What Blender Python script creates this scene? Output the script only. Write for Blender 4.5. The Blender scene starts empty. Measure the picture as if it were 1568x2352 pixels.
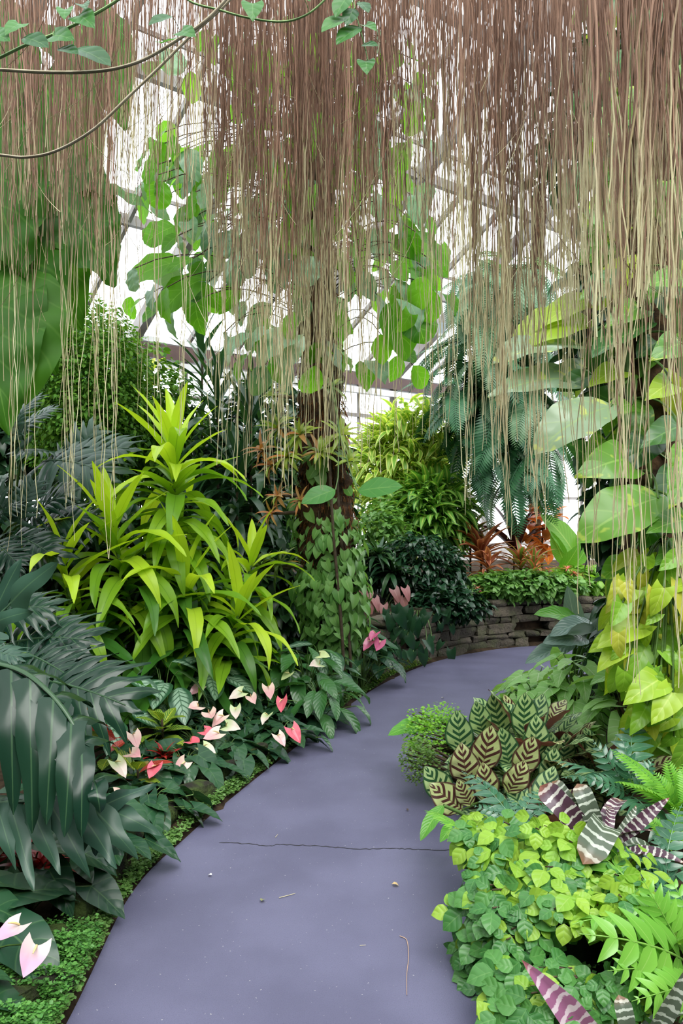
import bpy, math, random
import numpy as np
from mathutils import Vector, Matrix

# ------------------------------------------------------------------ camera, sky, exposure
C = bpy.context.scene
COL = C.collection
F_PX = 1846.0
EYE = 1.6
cam_data = bpy.data.cameras.new('camera')
cam_data.sensor_fit = 'VERTICAL'
cam_data.sensor_height = 36.0
cam_data.lens = 36.0 * F_PX / 2352.0
cam_data.clip_end = 200
cam = bpy.data.objects.new('camera', cam_data)
cam.location = (0, 0, EYE)
cam.rotation_euler = (math.pi / 2, 0, 0)
COL.objects.link(cam)
C.camera = cam

world = bpy.data.worlds.new('overcast_sky')
C.world = world
world.use_nodes = True
wnt = world.node_tree
bg = wnt.nodes['Background']
bg.inputs['Color'].default_value = (0.93, 0.96, 1.0, 1)
bg.inputs['Strength'].default_value = 3.1

sun_data = bpy.data.lights.new('sun', 'SUN')
sun_data.energy = 5.2
sun_data.angle = math.radians(40)
sun_data.color = (1.0, 0.97, 0.92)
sun = bpy.data.objects.new('sun', sun_data)
sun.rotation_euler = (math.radians(34), math.radians(12), 0)
COL.objects.link(sun)

C.view_settings.view_transform = 'Standard'
C.view_settings.look = 'None'
C.view_settings.gamma = 1.0
C.view_settings.use_curve_mapping = False
C.view_settings.exposure = 0.14
C.cycles.max_bounces = 5
C.cycles.diffuse_bounces = 3
C.cycles.glossy_bounces = 2
C.cycles.transmission_bounces = 3
C.cycles.transparent_max_bounces = 10
C.cycles.use_adaptive_sampling = True
C.cycles.adaptive_threshold = 0.03
C.cycles.use_denoising = True
C.cycles.caustics_reflective = False
C.cycles.caustics_refractive = False

PI = math.pi
def R(d): return math.radians(d)
def at(px, py, Y):
    """the point of the place seen at this pixel, at distance Y in front of the eye"""
    return np.array(((px - 784.0) / F_PX * Y, Y, EYE - (py - 1176.0) / F_PX * Y))

# ------------------------------------------------------------------ materials
class Nt:
    def __init__(s, name):
        s.m = bpy.data.materials.new(name); s.m.use_nodes = True
        s.t = s.m.node_tree; s.t.nodes.clear()
        s.out = s.t.nodes.new('ShaderNodeOutputMaterial')
    def n(s, typ, **kw):
        nd = s.t.nodes.new(typ)
        for k, v in kw.items(): setattr(nd, k, v)
        return nd
    def put(s, sock, v):
        if hasattr(v, 'is_linked') or hasattr(v, 'links'): s.t.links.new(v, sock)
        elif isinstance(v, (tuple, list)) and len(v) == 3 and sock.type == 'RGBA': sock.default_value = (*v, 1)
        else: sock.default_value = v
    def mth(s, op, a, b=0.0, c=0.0, clamp=False):
        nd = s.n('ShaderNodeMath', operation=op, use_clamp=clamp)
        s.put(nd.inputs[0], a); s.put(nd.inputs[1], b)
        if len(nd.inputs) > 2: s.put(nd.inputs[2], c)
        return nd.outputs[0]
    def step(s, v, lo, hi):
        nd = s.n('ShaderNodeMapRange', interpolation_type='SMOOTHSTEP')
        s.put(nd.inputs[0], v); nd.inputs[1].default_value = lo; nd.inputs[2].default_value = hi
        return nd.outputs[0]
    def mix(s, f, a, b):
        nd = s.n('ShaderNodeMix', data_type='RGBA')
        s.put(nd.inputs[0], f); s.put(nd.inputs[6], a); s.put(nd.inputs[7], b)
        return nd.outputs[2]
    def noise(s, scale, detail=3.0, vec=None, rough=0.5):
        nd = s.n('ShaderNodeTexNoise'); nd.inputs['Scale'].default_value = scale
        nd.inputs['Detail'].default_value = detail; nd.inputs['Roughness'].default_value = rough
        if vec is not None: s.t.links.new(vec, nd.inputs['Vector'])
        return nd.outputs['Fac']
    def objco(s): return s.n('ShaderNodeTexCoord').outputs['Object']
    def uv(s):
        t = s.n('ShaderNodeTexCoord'); sp = s.n('ShaderNodeSeparateXYZ')
        s.t.links.new(t.outputs['UV'], sp.inputs[0])
        return sp.outputs[0], sp.outputs[1]
    def rnd(s):
        g = s.n('ShaderNodeNewGeometry').outputs['Random Per Island']
        o = s.n('ShaderNodeObjectInfo').outputs['Random']
        return s.mth('FRACT', s.mth('ADD', g, o))
    def bump(s, h, strength=0.3, dist=0.01):
        b = s.n('ShaderNodeBump'); b.inputs['Strength'].default_value = strength
        b.inputs['Distance'].default_value = dist; s.t.links.new(h, b.inputs['Height'])
        return b.outputs[0]
    def princ(s, col, rough=0.5, spec=0.5, metal=0.0, normal=None):
        p = s.n('ShaderNodeBsdfPrincipled')
        s.put(p.inputs['Base Color'], col); s.put(p.inputs['Roughness'], rough)
        p.inputs['Specular IOR Level'].default_value = spec; p.inputs['Metallic'].default_value = metal
        if normal is not None: s.t.links.new(normal, p.inputs['Normal'])
        return p.outputs[0]
    def end(s, sh):
        s.t.links.new(sh, s.out.inputs['Surface']); return s.m

def plain(name, col, rough=0.6, spec=0.4, col2=None, scale=8.0, bump=0.0, metal=0.0, detail=4.0):
    t = Nt(name); c = col; nrm = None
    if col2 is not None or bump:
        f = t.noise(scale, detail, t.objco())
        if col2 is not None: c = t.mix(t.step(f, .35, .65), col, col2)
        if bump: nrm = t.bump(f, bump, .02)
    return t.end(t.princ(c, rough, spec, metal, nrm))

def leaf_mat(name, col, col2=None, vein=None, trans=0.3, rough=0.32, spec=0.5, pat=None, pc=None, tboost=1.6, veins=0.0, ribw=0.035, under=None):
    t = Nt(name); u, v = t.uv()
    a = t.mth('ABSOLUTE', t.mth('SUBTRACT', u, .5))          # 0 at the midrib, .5 at the edge
    r = t.rnd()
    c = t.mix(r, col, col2) if col2 is not None else t.mix(0.0, col, col)
    hgt = None
    lat = t.mth('SUBTRACT', v, t.mth('MULTIPLY', a, .55))     # lateral veins sweep forward
    if veins:
        w = t.mth('ABSOLUTE', t.mth('SINE', t.mth('MULTIPLY', lat, veins)))
        line = t.mth('SUBTRACT', 1.0, t.step(w, 0.0, .28))
        hgt = w
        if vein is not None: c = t.mix(t.mth('MULTIPLY', line, .45), c, vein)
    if pat == 'calathea':                                      # dark lance-shaped bars along the side veins
        s_ = t.mth('SUBTRACT', v, t.mth('MULTIPLY', a, .5))
        w = t.mth('SINE', t.mth('MULTIPLY', s_, 46.0))
        bar = t.step(w, -.25, .05)
        edge = t.step(a, .40, .47)
        short = t.mth('SINE', t.mth('MULTIPLY', s_, 23.0))
        reach = t.mth('MULTIPLY_ADD', t.step(short, -.1, .1), .22, .24)
        inside = t.step(t.mth('SUBTRACT', reach, a), 0.0, .04)
        c = t.mix(t.mth('MULTIPLY', bar, inside), c, pc)
        c = t.mix(edge, c, pc)
    elif pat == 'zebra':                                       # ragged pale cross bands
        nz = t.noise(9.0, 3.0, t.objco())
        ph = t.mth('ADD', t.mth('MULTIPLY', v, 66.0), t.mth('MULTIPLY', t.noise(28.0, 3.0, t.objco()), 6.0))
        w = t.mth('SINE', ph)
        c = t.mix(t.mth('MULTIPLY', t.step(w, .42, .72), t.mth('MULTIPLY_ADD', nz, .5, .55)), c, pc)
        c = t.mix(t.mth('MULTIPLY', t.step(v, .86, 1.0), .6), c, (.25, .08, .03))
    elif pat == 'edge':
        c = t.mix(t.step(a, .24, .36), c, pc)
    elif pat == 'stripe':
        c = t.mix(t.mth('SUBTRACT', 1.0, t.step(a, .05, .17)), c, pc)
    elif pat == 'splash':
        nz = t.noise(11.0, 2.0, t.objco())
        c = t.mix(t.step(nz, .60, .66), c, pc)
    elif pat == 'silver':                                      # pale zone either side of a dark midrib
        w = t.mth('ABSOLUTE', t.mth('SINE', t.mth('MULTIPLY', lat, 24.0)))
        c = t.mix(t.mth('MULTIPLY', t.mth('SUBTRACT', 1.0, t.step(a, .22, .38)), t.step(w, .15, .6)), c, pc)
    elif pat == 'netting':
        w = t.mth('ABSOLUTE', t.mth('SINE', t.mth('MULTIPLY', lat, 30.0)))
        c = t.mix(t.mth('SUBTRACT', 1.0, t.step(w, .1, .4)), c, pc)
    elif pat == 'blush':                                       # colour gathered at the leaf's edge or base
        c = t.mix(t.step(v, .55, .0), c, pc)
    elif pat == 'tipbrown':
        c = t.mix(t.step(v, .9, 1.0), c, pc)
    if vein is not None:
        rib = t.mth('SUBTRACT', 1.0, t.step(a, ribw * .4, ribw))
        c = t.mix(t.mth('MULTIPLY', rib, .8), c, vein)
    if under is not None:
        c = t.mix(t.n('ShaderNodeNewGeometry').outputs['Backfacing'], c, under)
    nrm = t.bump(hgt, .22, .006) if hgt is not None else None
    p = t.princ(c, rough, spec * .7, 0.0, nrm)
    if trans <= 0: return t.end(p)
    tr = t.n('ShaderNodeBsdfTranslucent')
    g = t.n('ShaderNodeMix', data_type='RGBA', blend_type='MULTIPLY')
    g.inputs[0].default_value = 1.0
    t.t.links.new(c, g.inputs[6]); g.inputs[7].default_value = (tboost * 1.15, tboost * 1.1, tboost * .55, 1)
    t.t.links.new(g.outputs[2], tr.inputs['Color'])
    mx = t.n('ShaderNodeMixShader'); mx.inputs[0].default_value = trans
    t.t.links.new(p, mx.inputs[1]); t.t.links.new(tr.outputs[0], mx.inputs[2])
    return t.end(mx.outputs[0])

# ------------------------------------------------------------------ mesh building with arrays
class MB:
    """collects pieces of geometry and links them as one mesh"""
    def __init__(s): s.V = []; s.F = []; s.U = []; s.k = 0
    def add(s, V, F, U=None):
        V = np.asarray(V, float); s.V.append(V); s.F.append(np.asarray(F, int) + s.k)
        s.U.append(np.zeros((len(V), 2)) if U is None else np.asarray(U, float)); s.k += len(V)
    def many(s, shape, Ms, P):
        """copies of a shape: Ms (n,3,3), P (n,3)"""
        V, F, U = shape; n = len(P); m = len(V)
        W = np.einsum('nij,mj->nmi', Ms, V) + np.asarray(P)[:, None, :]
        s.V.append(W.reshape(-1, 3))
        s.F.append((F[None] + (np.arange(n) * m)[:, None, None]).reshape(-1, F.shape[1]) + s.k)
        s.U.append(np.tile(U, (n, 1))); s.k += n * m
    def mesh(s, name, mat, smooth=True):
        V = np.concatenate(s.V); F = np.concatenate(s.F); U = np.concatenate(s.U)
        me = bpy.data.meshes.new(name)
        me.vertices.add(len(V)); me.vertices.foreach_set('co', V.astype(np.float32).ravel())
        me.loops.add(F.size); me.loops.foreach_set('vertex_index', F.astype(np.int32).ravel())
        me.polygons.add(len(F)); me.polygons.foreach_set('loop_start', (np.arange(len(F)) * F.shape[1]).astype(np.int32))
        me.polygons.foreach_set('use_smooth', np.full(len(F), smooth))
        me.update(calc_edges=True)
        ul = me.uv_layers.new(name='UVMap'); ul.data.foreach_set('uv', U[F.ravel()].astype(np.float32).ravel())
        me.materials.append(mat)
        return me
    def obj(s, name, mat, parent=None, smooth=True, off=None):
        if off is not None:
            s.V = [v - np.asarray(off) for v in s.V]
        return put(name, s.mesh(name, mat, smooth), parent)

def put(name, me, parent=None, mat3=None, pos=None, scale=1.0):
    o = bpy.data.objects.new(name, me); COL.objects.link(o)
    if parent is not None: o.parent = parent
    if mat3 is not None or pos is not None:
        M = Matrix.Identity(4)
        if mat3 is not None:
            for i in range(3):
                for j in range(3): M[i][j] = mat3[i][j] * scale
        if pos is not None:
            for i in range(3): M[i][3] = pos[i]
        o.matrix_basis = M
    return o

def tag(o, label=None, cat=None, group=None, kind=None):
    if label: o['label'] = label
    if cat: o['category'] = cat
    if group: o['group'] = group
    if kind: o['kind'] = kind
    return o

def thing(name, label, cat, loc, group=None):
    o = bpy.data.objects.new(name, None); COL.objects.link(o)
    o.location = [float(q) for q in loc]; o.empty_display_size = .1
    return tag(o, label, cat, group)

def grid_faces(nr, nc):
    i = np.arange(nr - 1)[:, None] * nc + np.arange(nc - 1)[None]
    return np.stack([i, i + 1, i + 1 + nc, i + nc], -1).reshape(-1, 4)

def tube(pts, rad, sides=6):
    P = np.asarray(pts, float); n = len(P)
    rad = np.full(n, rad) if np.isscalar(rad) else np.asarray(rad, float)
    T = np.gradient(P, axis=0); T /= np.linalg.norm(T, axis=1)[:, None] + 1e-9
    ref = np.array((0, 0, 1.)) if abs(T[:, 2]).mean() < .7 else np.array((1., 0, 0))
    A = np.cross(T, ref); A /= np.linalg.norm(A, axis=1)[:, None] + 1e-9
    B = np.cross(T, A)
    an = np.linspace(0, 2 * PI, sides + 1)
    V = P[:, None] + rad[:, None, None] * (np.cos(an)[None, :, None] * A[:, None] + np.sin(an)[None, :, None] * B[:, None])
    U = np.stack(np.broadcast_arrays(np.linspace(0, 1, sides + 1)[None], np.linspace(0, 1, n)[:, None]), -1)
    return V.reshape(-1, 3), grid_faces(n, sides + 1), U.reshape(-1, 2)

def bez(a, b, c, n=8):
    t = np.linspace(0, 1, n)[:, None]
    return (1 - t) ** 2 * np.asarray(a) + 2 * t * (1 - t) * np.asarray(b) + t * t * np.asarray(c)

def spline(pts, n):
    """Catmull-Rom through points"""
    P = np.asarray(pts, float); P = np.vstack([2 * P[0] - P[1], P, 2 * P[-1] - P[-2]])
    m = len(P) - 3; out = []
    for q in np.linspace(0, m - 1e-6, n):
        i = int(q); t = q - i; p0, p1, p2, p3 = P[i:i + 4]
        out.append(.5 * (2 * p1 + (p2 - p0) * t + (2 * p0 - 5 * p1 + 4 * p2 - p3) * t * t + (3 * p1 - p0 - 3 * p2 + p3) * t ** 3))
    return np.array(out)

# ------------------------------------------------------------------ leaf shapes: length along +x, face up +z
PROF = {
    'oval': lambda s: np.sin(PI * np.clip(s, 0, 1) ** .85) ** .8,
    'round': lambda s: np.sqrt(np.clip(1 - (2 * s - 1) ** 2, 0, 1)),
    'strap': lambda s: np.clip(.35 + 2.2 * s, 0, 1) * np.clip((1 - s) * 2.3, 0, 1) ** .75,
    'lance': lambda s: np.clip(.22 + 3.0 * s, 0, 1) ** .8 * np.clip((1 - s) * 1.6, 0, 1) ** .8,
    'heart': lambda s: np.where(s < .16, .80 + 1.25 * s, np.clip(1 - ((s - .16) / .84) ** 1.6, 0, 1)),
    'arrow': lambda s: np.where(s < .1, .75 + 2.5 * s, np.clip(1 - (s - .1) / .9, 0, 1) ** .75),
    'rhomb': lambda s: np.where(s < .45, .10 + .9 * (s / .45), np.clip(1 - (s - .45) / .55, 0, 1) ** .85),
    'diam': lambda s: np.sin(PI * np.clip(s, 0, 1) ** .8) ** 1.05,
    'blunt': lambda s: np.clip(.55 + 1.2 * s, 0, 1) * np.clip((1 - s) * 9, 0, 1) ** .5,
}
def blade(L=.3, W=.06, prof='oval', nl=10, nw=2, droop=.5, dp=1.0, fold=.15, wave=0.0, wk=9.0, back=0.0, teeth=0.0, tk=7, cup=0.0, twist=0.0, ph=0.0):
    s = np.linspace(0, 1, nl + 1); u = np.linspace(-1, 1, 2 * nw + 1)
    w = PROF[prof](s) * W
    w = np.maximum(w, W * .012)
    if teeth: w = w * (1 - teeth * ((s * tk) % 1.0) * (s > .25) * (s < .97))
    th = -droop * s ** dp
    ds = L / nl
    mx = np.concatenate([[0], np.cumsum(np.cos((th[1:] + th[:-1]) / 2) * ds)])
    mz = np.concatenate([[0], np.cumsum(np.sin((th[1:] + th[:-1]) / 2) * ds)])
    S, U = np.meshgrid(s, u, indexing='ij'); au = np.abs(U)
    y = U * w[:, None]
    h = fold * au * w[:, None] - cup * (au ** 2) * w[:, None] + wave * au * np.sin(wk * S * PI + ph + U * 1.3) * W
    tw = twist * S
    y2 = y * np.cos(tw) - h * np.sin(tw); h2 = y * np.sin(tw) + h * np.cos(tw)
    bk = -back * L * au ** 1.6 * np.clip(1 - S / .55, 0, 1) ** 2
    x = mx[:, None] - np.sin(th)[:, None] * h2 + bk
    z = mz[:, None] + np.cos(th)[:, None] * h2
    V = np.stack([x, y2, z], -1).reshape(-1, 3)
    UV = np.stack([U * .5 + .5, S], -1).reshape(-1, 2)
    return V, grid_faces(nl + 1, 2 * nw + 1)[:, ::-1], UV

def lobe_strip(m, c, e, hw, N, rg, wave=.16, n=9, tip=.8, base=1.0):
    """one finger of a cut leaf: from the midrib point m, by way of c, to its tip e"""
    P = bez(m, c, e, n); T = np.gradient(P, axis=0); T /= np.linalg.norm(T, axis=1)[:, None]
    S = np.cross(np.broadcast_to(np.asarray(N, float), T.shape), T); S /= np.linalg.norm(S, axis=1)[:, None] + 1e-9
    Nn = np.cross(T, S); s = np.linspace(0, 1, n); u = np.linspace(-1, 1, 5)
    w = hw * np.where(s < .45, base + (.82 - base) * s / .45, .82 * np.clip((1 - s) / .55, 0, 1) ** tip); w = np.maximum(w, hw * .02)
    f1, f2 = rg.uniform(0, 6), rg.uniform(0, 6)
    wl = w * (1 + wave * np.sin(s * 11 + f1)); wr = w * (1 + wave * np.sin(s * 11 + f2))
    ww = np.where(u[None] < 0, wl[:, None], wr[:, None])
    h = -.22 * np.abs(u)[None] ** 2 * ww + .16 * hw * np.abs(u)[None] * np.sin(s * 9 + f1)[:, None] * np.sign(u)[None]
    V = P[:, None] + S[:, None] * (ww * u)[..., None] + Nn[:, None] * h[..., None]
    U = np.stack(np.broadcast_arrays(u[None] * .5 + .5, s[:, None]), -1)
    return V.reshape(-1, 3), grid_faces(n, 5)[:, ::-1], U.reshape(-1, 2)
def lobed(L=.9, W=.42, nlobe=6, droop=.8, ang=1.0, hang=.5, fat=.8, seed=0, wave=.16, back=.35):
    """deeply cut philodendron blade made of fingers along a midrib; length along +x, face up"""
    rg = random.Random(seed); mb = MB(); m = 16; s = np.linspace(0, 1, m + 1); th = -droop * s; k = L * .86 / m
    X = np.concatenate([[0], np.cumsum(np.cos((th[1:] + th[:-1]) / 2) * k)]); Z = np.concatenate([[0], np.cumsum(np.sin((th[1:] + th[:-1]) / 2) * k)])
    rib = np.stack([X, 0 * X, Z], 1); V, F, U = tube(rib, np.linspace(.012, .004, m + 1), 5); U[:, 0] = .5; U[:, 1] = .5; mb.add(V, F, U)
    def fr(t):
        q = t * m; i = min(int(q), m - 1); p = rib[i] + (rib[i + 1] - rib[i]) * (q - i); a = -droop * t
        return p, np.array((math.cos(a), 0, math.sin(a))), np.array((-math.sin(a), 0, math.cos(a)))
    for i in range(nlobe):
        t = .03 + .90 * i / nlobe
        for sd in (-1, 1):
            p, T, N = fr(min(1, t + (.03 if sd > 0 else 0)))
            a = ang * (1.45 - .95 * t) + (back if i == 0 else 0) + rg.uniform(-.08, .08); l = W * (math.sin(PI * (.30 + .58 * t)) ** .8) * rg.uniform(.92, 1.1)
            d = T * math.cos(a) + np.array((0, sd, 0)) * math.sin(a); e = p + d * l - N * hang * l * .55; c = p + d * l * .55 + N * .08 * l
            mb.add(*lobe_strip(p - d * .01, c, e, L / nlobe * fat * .62, N, rg, wave))
    p, T, N = fr(.9); e = rib[-1] + T * L * .14 - N * .03 * L; mb.add(*lobe_strip(p, (p + e) / 2 + N * .01, e, L / nlobe * fat * .6, N, rg, wave))
    V, F, U = np.concatenate(mb.V), np.concatenate(mb.F), np.concatenate(mb.U)
    return V, F, U, e

def frond(L=.6, W=.12, n=14, droop=.9, dp=1.0, pw=.02, nl=3, pdroop=.4, tri=.35, fwd=.35, plume=False, seed=0):
    """a pinnate fern frond: rib with leaflets on both sides"""
    rg = random.Random(seed); mb = MB()
    m = 12; s = np.linspace(0, 1, m + 1); th = -droop * s ** dp
    mx = np.concatenate([[0], np.cumsum(np.cos((th[1:] + th[:-1]) / 2) * L / m)])
    mz = np.concatenate([[0], np.cumsum(np.sin((th[1:] + th[:-1]) / 2) * L / m)])
    rib = np.stack([mx, np.zeros(m + 1), mz], -1)
    V, F, U = tube(rib, np.linspace(.006, .0015, m + 1) * (L / .6) ** .5, 4); U[:, 0] = .5
    mb.add(V, F, U)
    base = blade(1.0, pw / W, 'lance', nl, 1, pdroop, 1, .2)
    Ms, P = [], []
    for i in range(n):
        t = .12 + .88 * (i + .3) / n
        k = np.interp(t, s, range(m + 1)); i0 = min(int(k), m - 1)
        p = rib[i0] + (rib[i0 + 1] - rib[i0]) * (k - i0); a = np.interp(t, s, th)
        T = np.array((math.cos(a), 0, math.sin(a))); N = np.array((-math.sin(a), 0, math.cos(a)))
        l = W * (math.sin(PI * min(1, t * .9 + tri * .25)) ** .7) * (1.0 if t < .9 else .75) * rg.uniform(.92, 1.06)
        for sd in (-1, 1):
            f = fwd + .35 * t
            X = T * f + np.array((0, sd, 0)) * math.sqrt(max(.05, 1 - f * f)); X /= np.linalg.norm(X)
            Nn = N + np.array((0, 0, 0)); Yv = np.cross(Nn, X); Yv /= np.linalg.norm(Yv); Z = np.cross(X, Yv)
            Ms.append(np.stack([X, Yv, Z], 1) * l); P.append(p)
    mb.many(base, np.array(Ms), np.array(P))
    if plume: pass
    return np.concatenate(mb.V), np.concatenate(mb.F), np.concatenate(mb.U)

def rot(az, el, roll=0.0):
    ca, sa, ce, se, cr, sr = math.cos(az), math.sin(az), math.cos(el), math.sin(el), math.cos(roll), math.sin(roll)
    Rz = np.array(((ca, -sa, 0), (sa, ca, 0), (0, 0, 1)))
    Ry = np.array(((ce, 0, -se), (0, 1, 0), (se, 0, ce)))
    Rx = np.array(((1, 0, 0), (0, cr, -sr), (0, sr, cr)))
    return Rz @ Ry @ Rx
def facing(X, N):
    """frame with length along X and face towards N as far as it goes"""
    X = np.asarray(X, float); X = X / np.linalg.norm(X); N = np.asarray(N, float)
    Y = np.cross(N, X); Y /= np.linalg.norm(Y) + 1e-9
    return np.stack([X, Y, np.cross(X, Y)], 1)
def shape_mesh(name, sh, mat):
    b = MB(); b.add(*sh[:3]); return b.mesh(name, mat)
# ------------------------------------------------------------------ ground plan
EL = np.array([(-.90, -3), (-.90, 0), (-.88, 1.5), (-.86, 2.5), (-.88, 3.38), (-.76, 3.97), (-.565, 4.66), (-.257, 5.64), (.06, 6.65), (.48, 7.69), (1.0, 8.59), (1.57, 9.2), (2.26, 9.59), (3.2, 9.75), (5.0, 9.7)])
ER = np.array([(.52, -3), (.52, 0), (.50, 1.5), (.50, 2.5), (.55, 3.3), (.66, 4.2), (.87, 5.1), (1.12, 5.95), (1.45, 6.85), (1.95, 7.55), (2.5, 7.95), (3.1, 8.15), (3.9, 8.25), (4.6, 8.25), (5.2, 8.2)])
EDGE_L = spline(np.column_stack([EL, np.zeros(len(EL))]), 260)[:, :2]
EDGE_R = spline(np.column_stack([ER, np.zeros(len(ER))]), 260)[:, :2]
PATH_POLY = np.vstack([EDGE_L, EDGE_R[::-1]])
def dist_to(line, x, y):
    a, b = line[:-1], line[1:]; d = b - a; p = np.array((x, y))
    t = np.clip(((p - a) * d).sum(1) / (d * d).sum(1), 0, 1)
    return np.sqrt((((a + d * t[:, None]) - p) ** 2).sum(1)).min()
def on_path(x, y):
    P = PATH_POLY; Q = np.roll(P, -1, 0)
    c = (P[:, 1] > y) != (Q[:, 1] > y)
    xs = P[:, 0] + (y - P[:, 1]) / np.where(c, Q[:, 1] - P[:, 1], 1) * (Q[:, 0] - P[:, 0])
    return (c & (x < xs)).sum() % 2 == 1
def gz(x, y):
    """height of the soil"""
    if on_path(x, y): return -.05
    d = min(dist_to(EDGE_L, x, y), dist_to(EDGE_R, x, y))
    return .012 + .07 * min(1.0, max(0.0, d - .1) / .7) + .012 * math.sin(7 * x + 3 * y)
def edge_point(line, Y, off=0.0):
    """a point beside a path edge at distance Y, off metres into the bed on the line's left"""
    i = int(np.argmin(np.abs(line[:, 1] - Y) + (line[:, 0] > 3) * 9)); i = min(max(i, 1), len(line) - 2)
    t = line[i + 1] - line[i - 1]; t /= np.linalg.norm(t)
    return line[i] + off * np.array((-t[1], t[0]))

# soil
nx, ny = 130, 150
xs = np.linspace(-9, 9.5, nx); ys = np.linspace(-3, 18, ny)
V = np.array([(x, y, gz(x, y)) for y in ys for x in xs])
mb = MB(); mb.add(V, grid_faces(ny, nx))
M_SOIL = plain('soil', (.022, .015, .010), .95, .1, (.045, .030, .018), 14, .8)
floor = mb.obj('floor', M_SOIL); tag(floor, 'dark soil of the planting beds', 'ground', kind='structure')

# path of dark bluish asphalt
t = Nt('asphalt'); oc = t.objco()
fine = t.noise(240, 2, oc); mott = t.noise(2.2, 3, oc)
c = t.mix(t.step(mott, .3, .7), (.084, .082, .138), (.108, .106, .174))
c = t.mix(t.mth('MULTIPLY', t.step(fine, .45, .75), .35), c, (.05, .05, .085))
c = t.mix(t.step(t.noise(95, 1, oc), .765, .78), c, (.42, .40, .38))
M_PATH = t.end(t.princ(c, .62, .35, 0, t.bump(fine, .35, .004)))
mb = MB(); n = 260; W = 9
k = np.linspace(0, 1, W)
top = np.array([EDGE_L[i] * (1 - q) + EDGE_R[i] * q for i in range(n) for q in k])
mb.add(np.column_stack([top, np.zeros(len(top))]), grid_faces(n, W)[:, ::-1])
for E in (EDGE_L, EDGE_R):
    Vs = np.concatenate([np.column_stack([E, np.zeros(n)]), np.column_stack([E, np.full(n, -.06)])])
    i = np.arange(n - 1); mb.add(Vs, np.stack([i, i + 1, i + 1 + n, i + n], -1))
path = mb.obj('path', M_PATH, smooth=False); tag(path, 'curving dark asphalt garden path between the beds', 'path', kind='structure')
rg = random.Random(5)
pts = [(at(px, 1176 + 769 + dy, 3.84)) for px, dy in ((500, -9), (560, -7), (615, -2), (640, -5), (700, -3), (760, 1), (800, 4), (850, 5), (905, 4), (950, 6), (1030, 8))]
pts = np.array([(p[0], EYE * F_PX / ((EYE - p[2]) * F_PX / p[1]), .0012) for p in pts]); pts = spline(pts, 70)
pts[:, 1] += [rg.uniform(-.006, .006) for _ in pts]
wid = np.array([.002 + .0022 * abs(math.sin(i * .9)) for i in range(len(pts))])
Vc = np.concatenate([pts + np.stack([0 * wid, wid, 0 * wid], 1), pts - np.stack([0 * wid, wid, 0 * wid], 1)]); i = np.arange(len(pts) - 1)
mb = MB(); mb.add(Vc, np.stack([i, i + len(pts), i + 1 + len(pts), i + 1], -1)); mb.obj('crack', plain('crack', (.02, .02, .025), .9), path)

# ------------------------------------------------------------------ the glasshouse
HA = np.array((-2.75, 11.2)); HE = np.array((.77, .638)); HN = np.array((.638, -.77))
EAVE, PITCH, RUN = 4.0, .607, 9.0
def hp(s, t, z): p = HA + HE * s + HN * t; return np.array((p[0], p[1], z))
def roof_z(t): return EAVE + PITCH * (t if t <= RUN else 2 * RUN - t)
def bar(mb, a, b, w, h):
    """a box bar from a to b, w wide and h deep"""
    a, b = np.asarray(a, float), np.asarray(b, float); T = (b - a) / np.linalg.norm(b - a)
    ref = np.array((0, 0, 1.)) if abs(T[2]) < .95 else np.array((1., 0, 0))
    A = np.cross(T, ref); A /= np.linalg.norm(A); B = np.cross(A, T)
    c = [(-w / 2, -h / 2), (w / 2, -h / 2), (w / 2, h / 2), (-w / 2, h / 2)]
    V = np.array([p + A * x + B * y for p in (a, b) for x, y in c])
    mb.add(V, [(0, 1, 5, 4), (1, 2, 6, 5), (2, 3, 7, 6), (3, 0, 4, 7), (3, 2, 1, 0), (4, 5, 6, 7)])
M_WHITE = plain('glasshouse_white_paint', (.62, .63, .64), .5, .4, (.50, .50, .50), 5)
M_STEEL = plain('glasshouse_grey_steel', (.26, .25, .24), .55, .4, (.18, .16, .15), 3)
M_GUTTER = plain('brown_gutter_paint', (.085, .045, .04), .5, .4, (.06, .035, .03), 4)
t = Nt('greenhouse_glass')
g = t.n('ShaderNodeBsdfTransparent'); g.inputs[0].default_value = (.95, .97, .97, 1)
gl = t.n('ShaderNodeBsdfGlossy'); gl.inputs['Roughness'].default_value = .05
mx = t.n('ShaderNodeMixShader'); mx.inputs[0].default_value = .05
t.t.links.new(g.outputs[0], mx.inputs[1]); t.t.links.new(gl.outputs[0], mx.inputs[2]); M_GLASS = t.end(mx.outputs[0])
S0, S1 = -10.0, 13.0
mb = MB(); i = 0; s = S0
while s <= S1 + .01:                                   # glazing bars up both slopes, every third one a stout rafter
    w, h = ((.11, .2) if i % 3 == 0 else (.045, .07))
    bar(mb, hp(s, 0, EAVE), hp(s, RUN, roof_z(RUN)), w, h); bar(mb, hp(s, RUN, roof_z(RUN)), hp(s, 2 * RUN, EAVE), w, h)
    s += .82; i += 1
for tt in (1.6, 3.1, 4.6, 6.1, 7.6, 9.0, 11.0, 13.0, 15.5):
    bar(mb, hp(S0, tt, roof_z(tt) + .02), hp(S1, tt, roof_z(tt) + .02), .08, .12)
    if tt < 9: bar(mb, hp(S0, tt + .3, roof_z(tt + .3) + .05), hp(S1, tt + .3, roof_z(tt + .3) + .05), .03, .04)
ceiling = mb.obj('ceiling', M_STEEL, smooth=False); tag(ceiling, 'glazed roof with steel rafters and purlins', 'roof', kind='structure')
mb = MB()
for t0, t1 in ((0, RUN), (RUN, 2 * RUN)):
    mb.add([hp(S0, t0, roof_z(t0) + .1), hp(S1, t0, roof_z(t0) + .1), hp(S1, t1, roof_z(t1) + .1), hp(S0, t1, roof_z(t1) + .1)], [(0, 1, 2, 3)])
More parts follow.
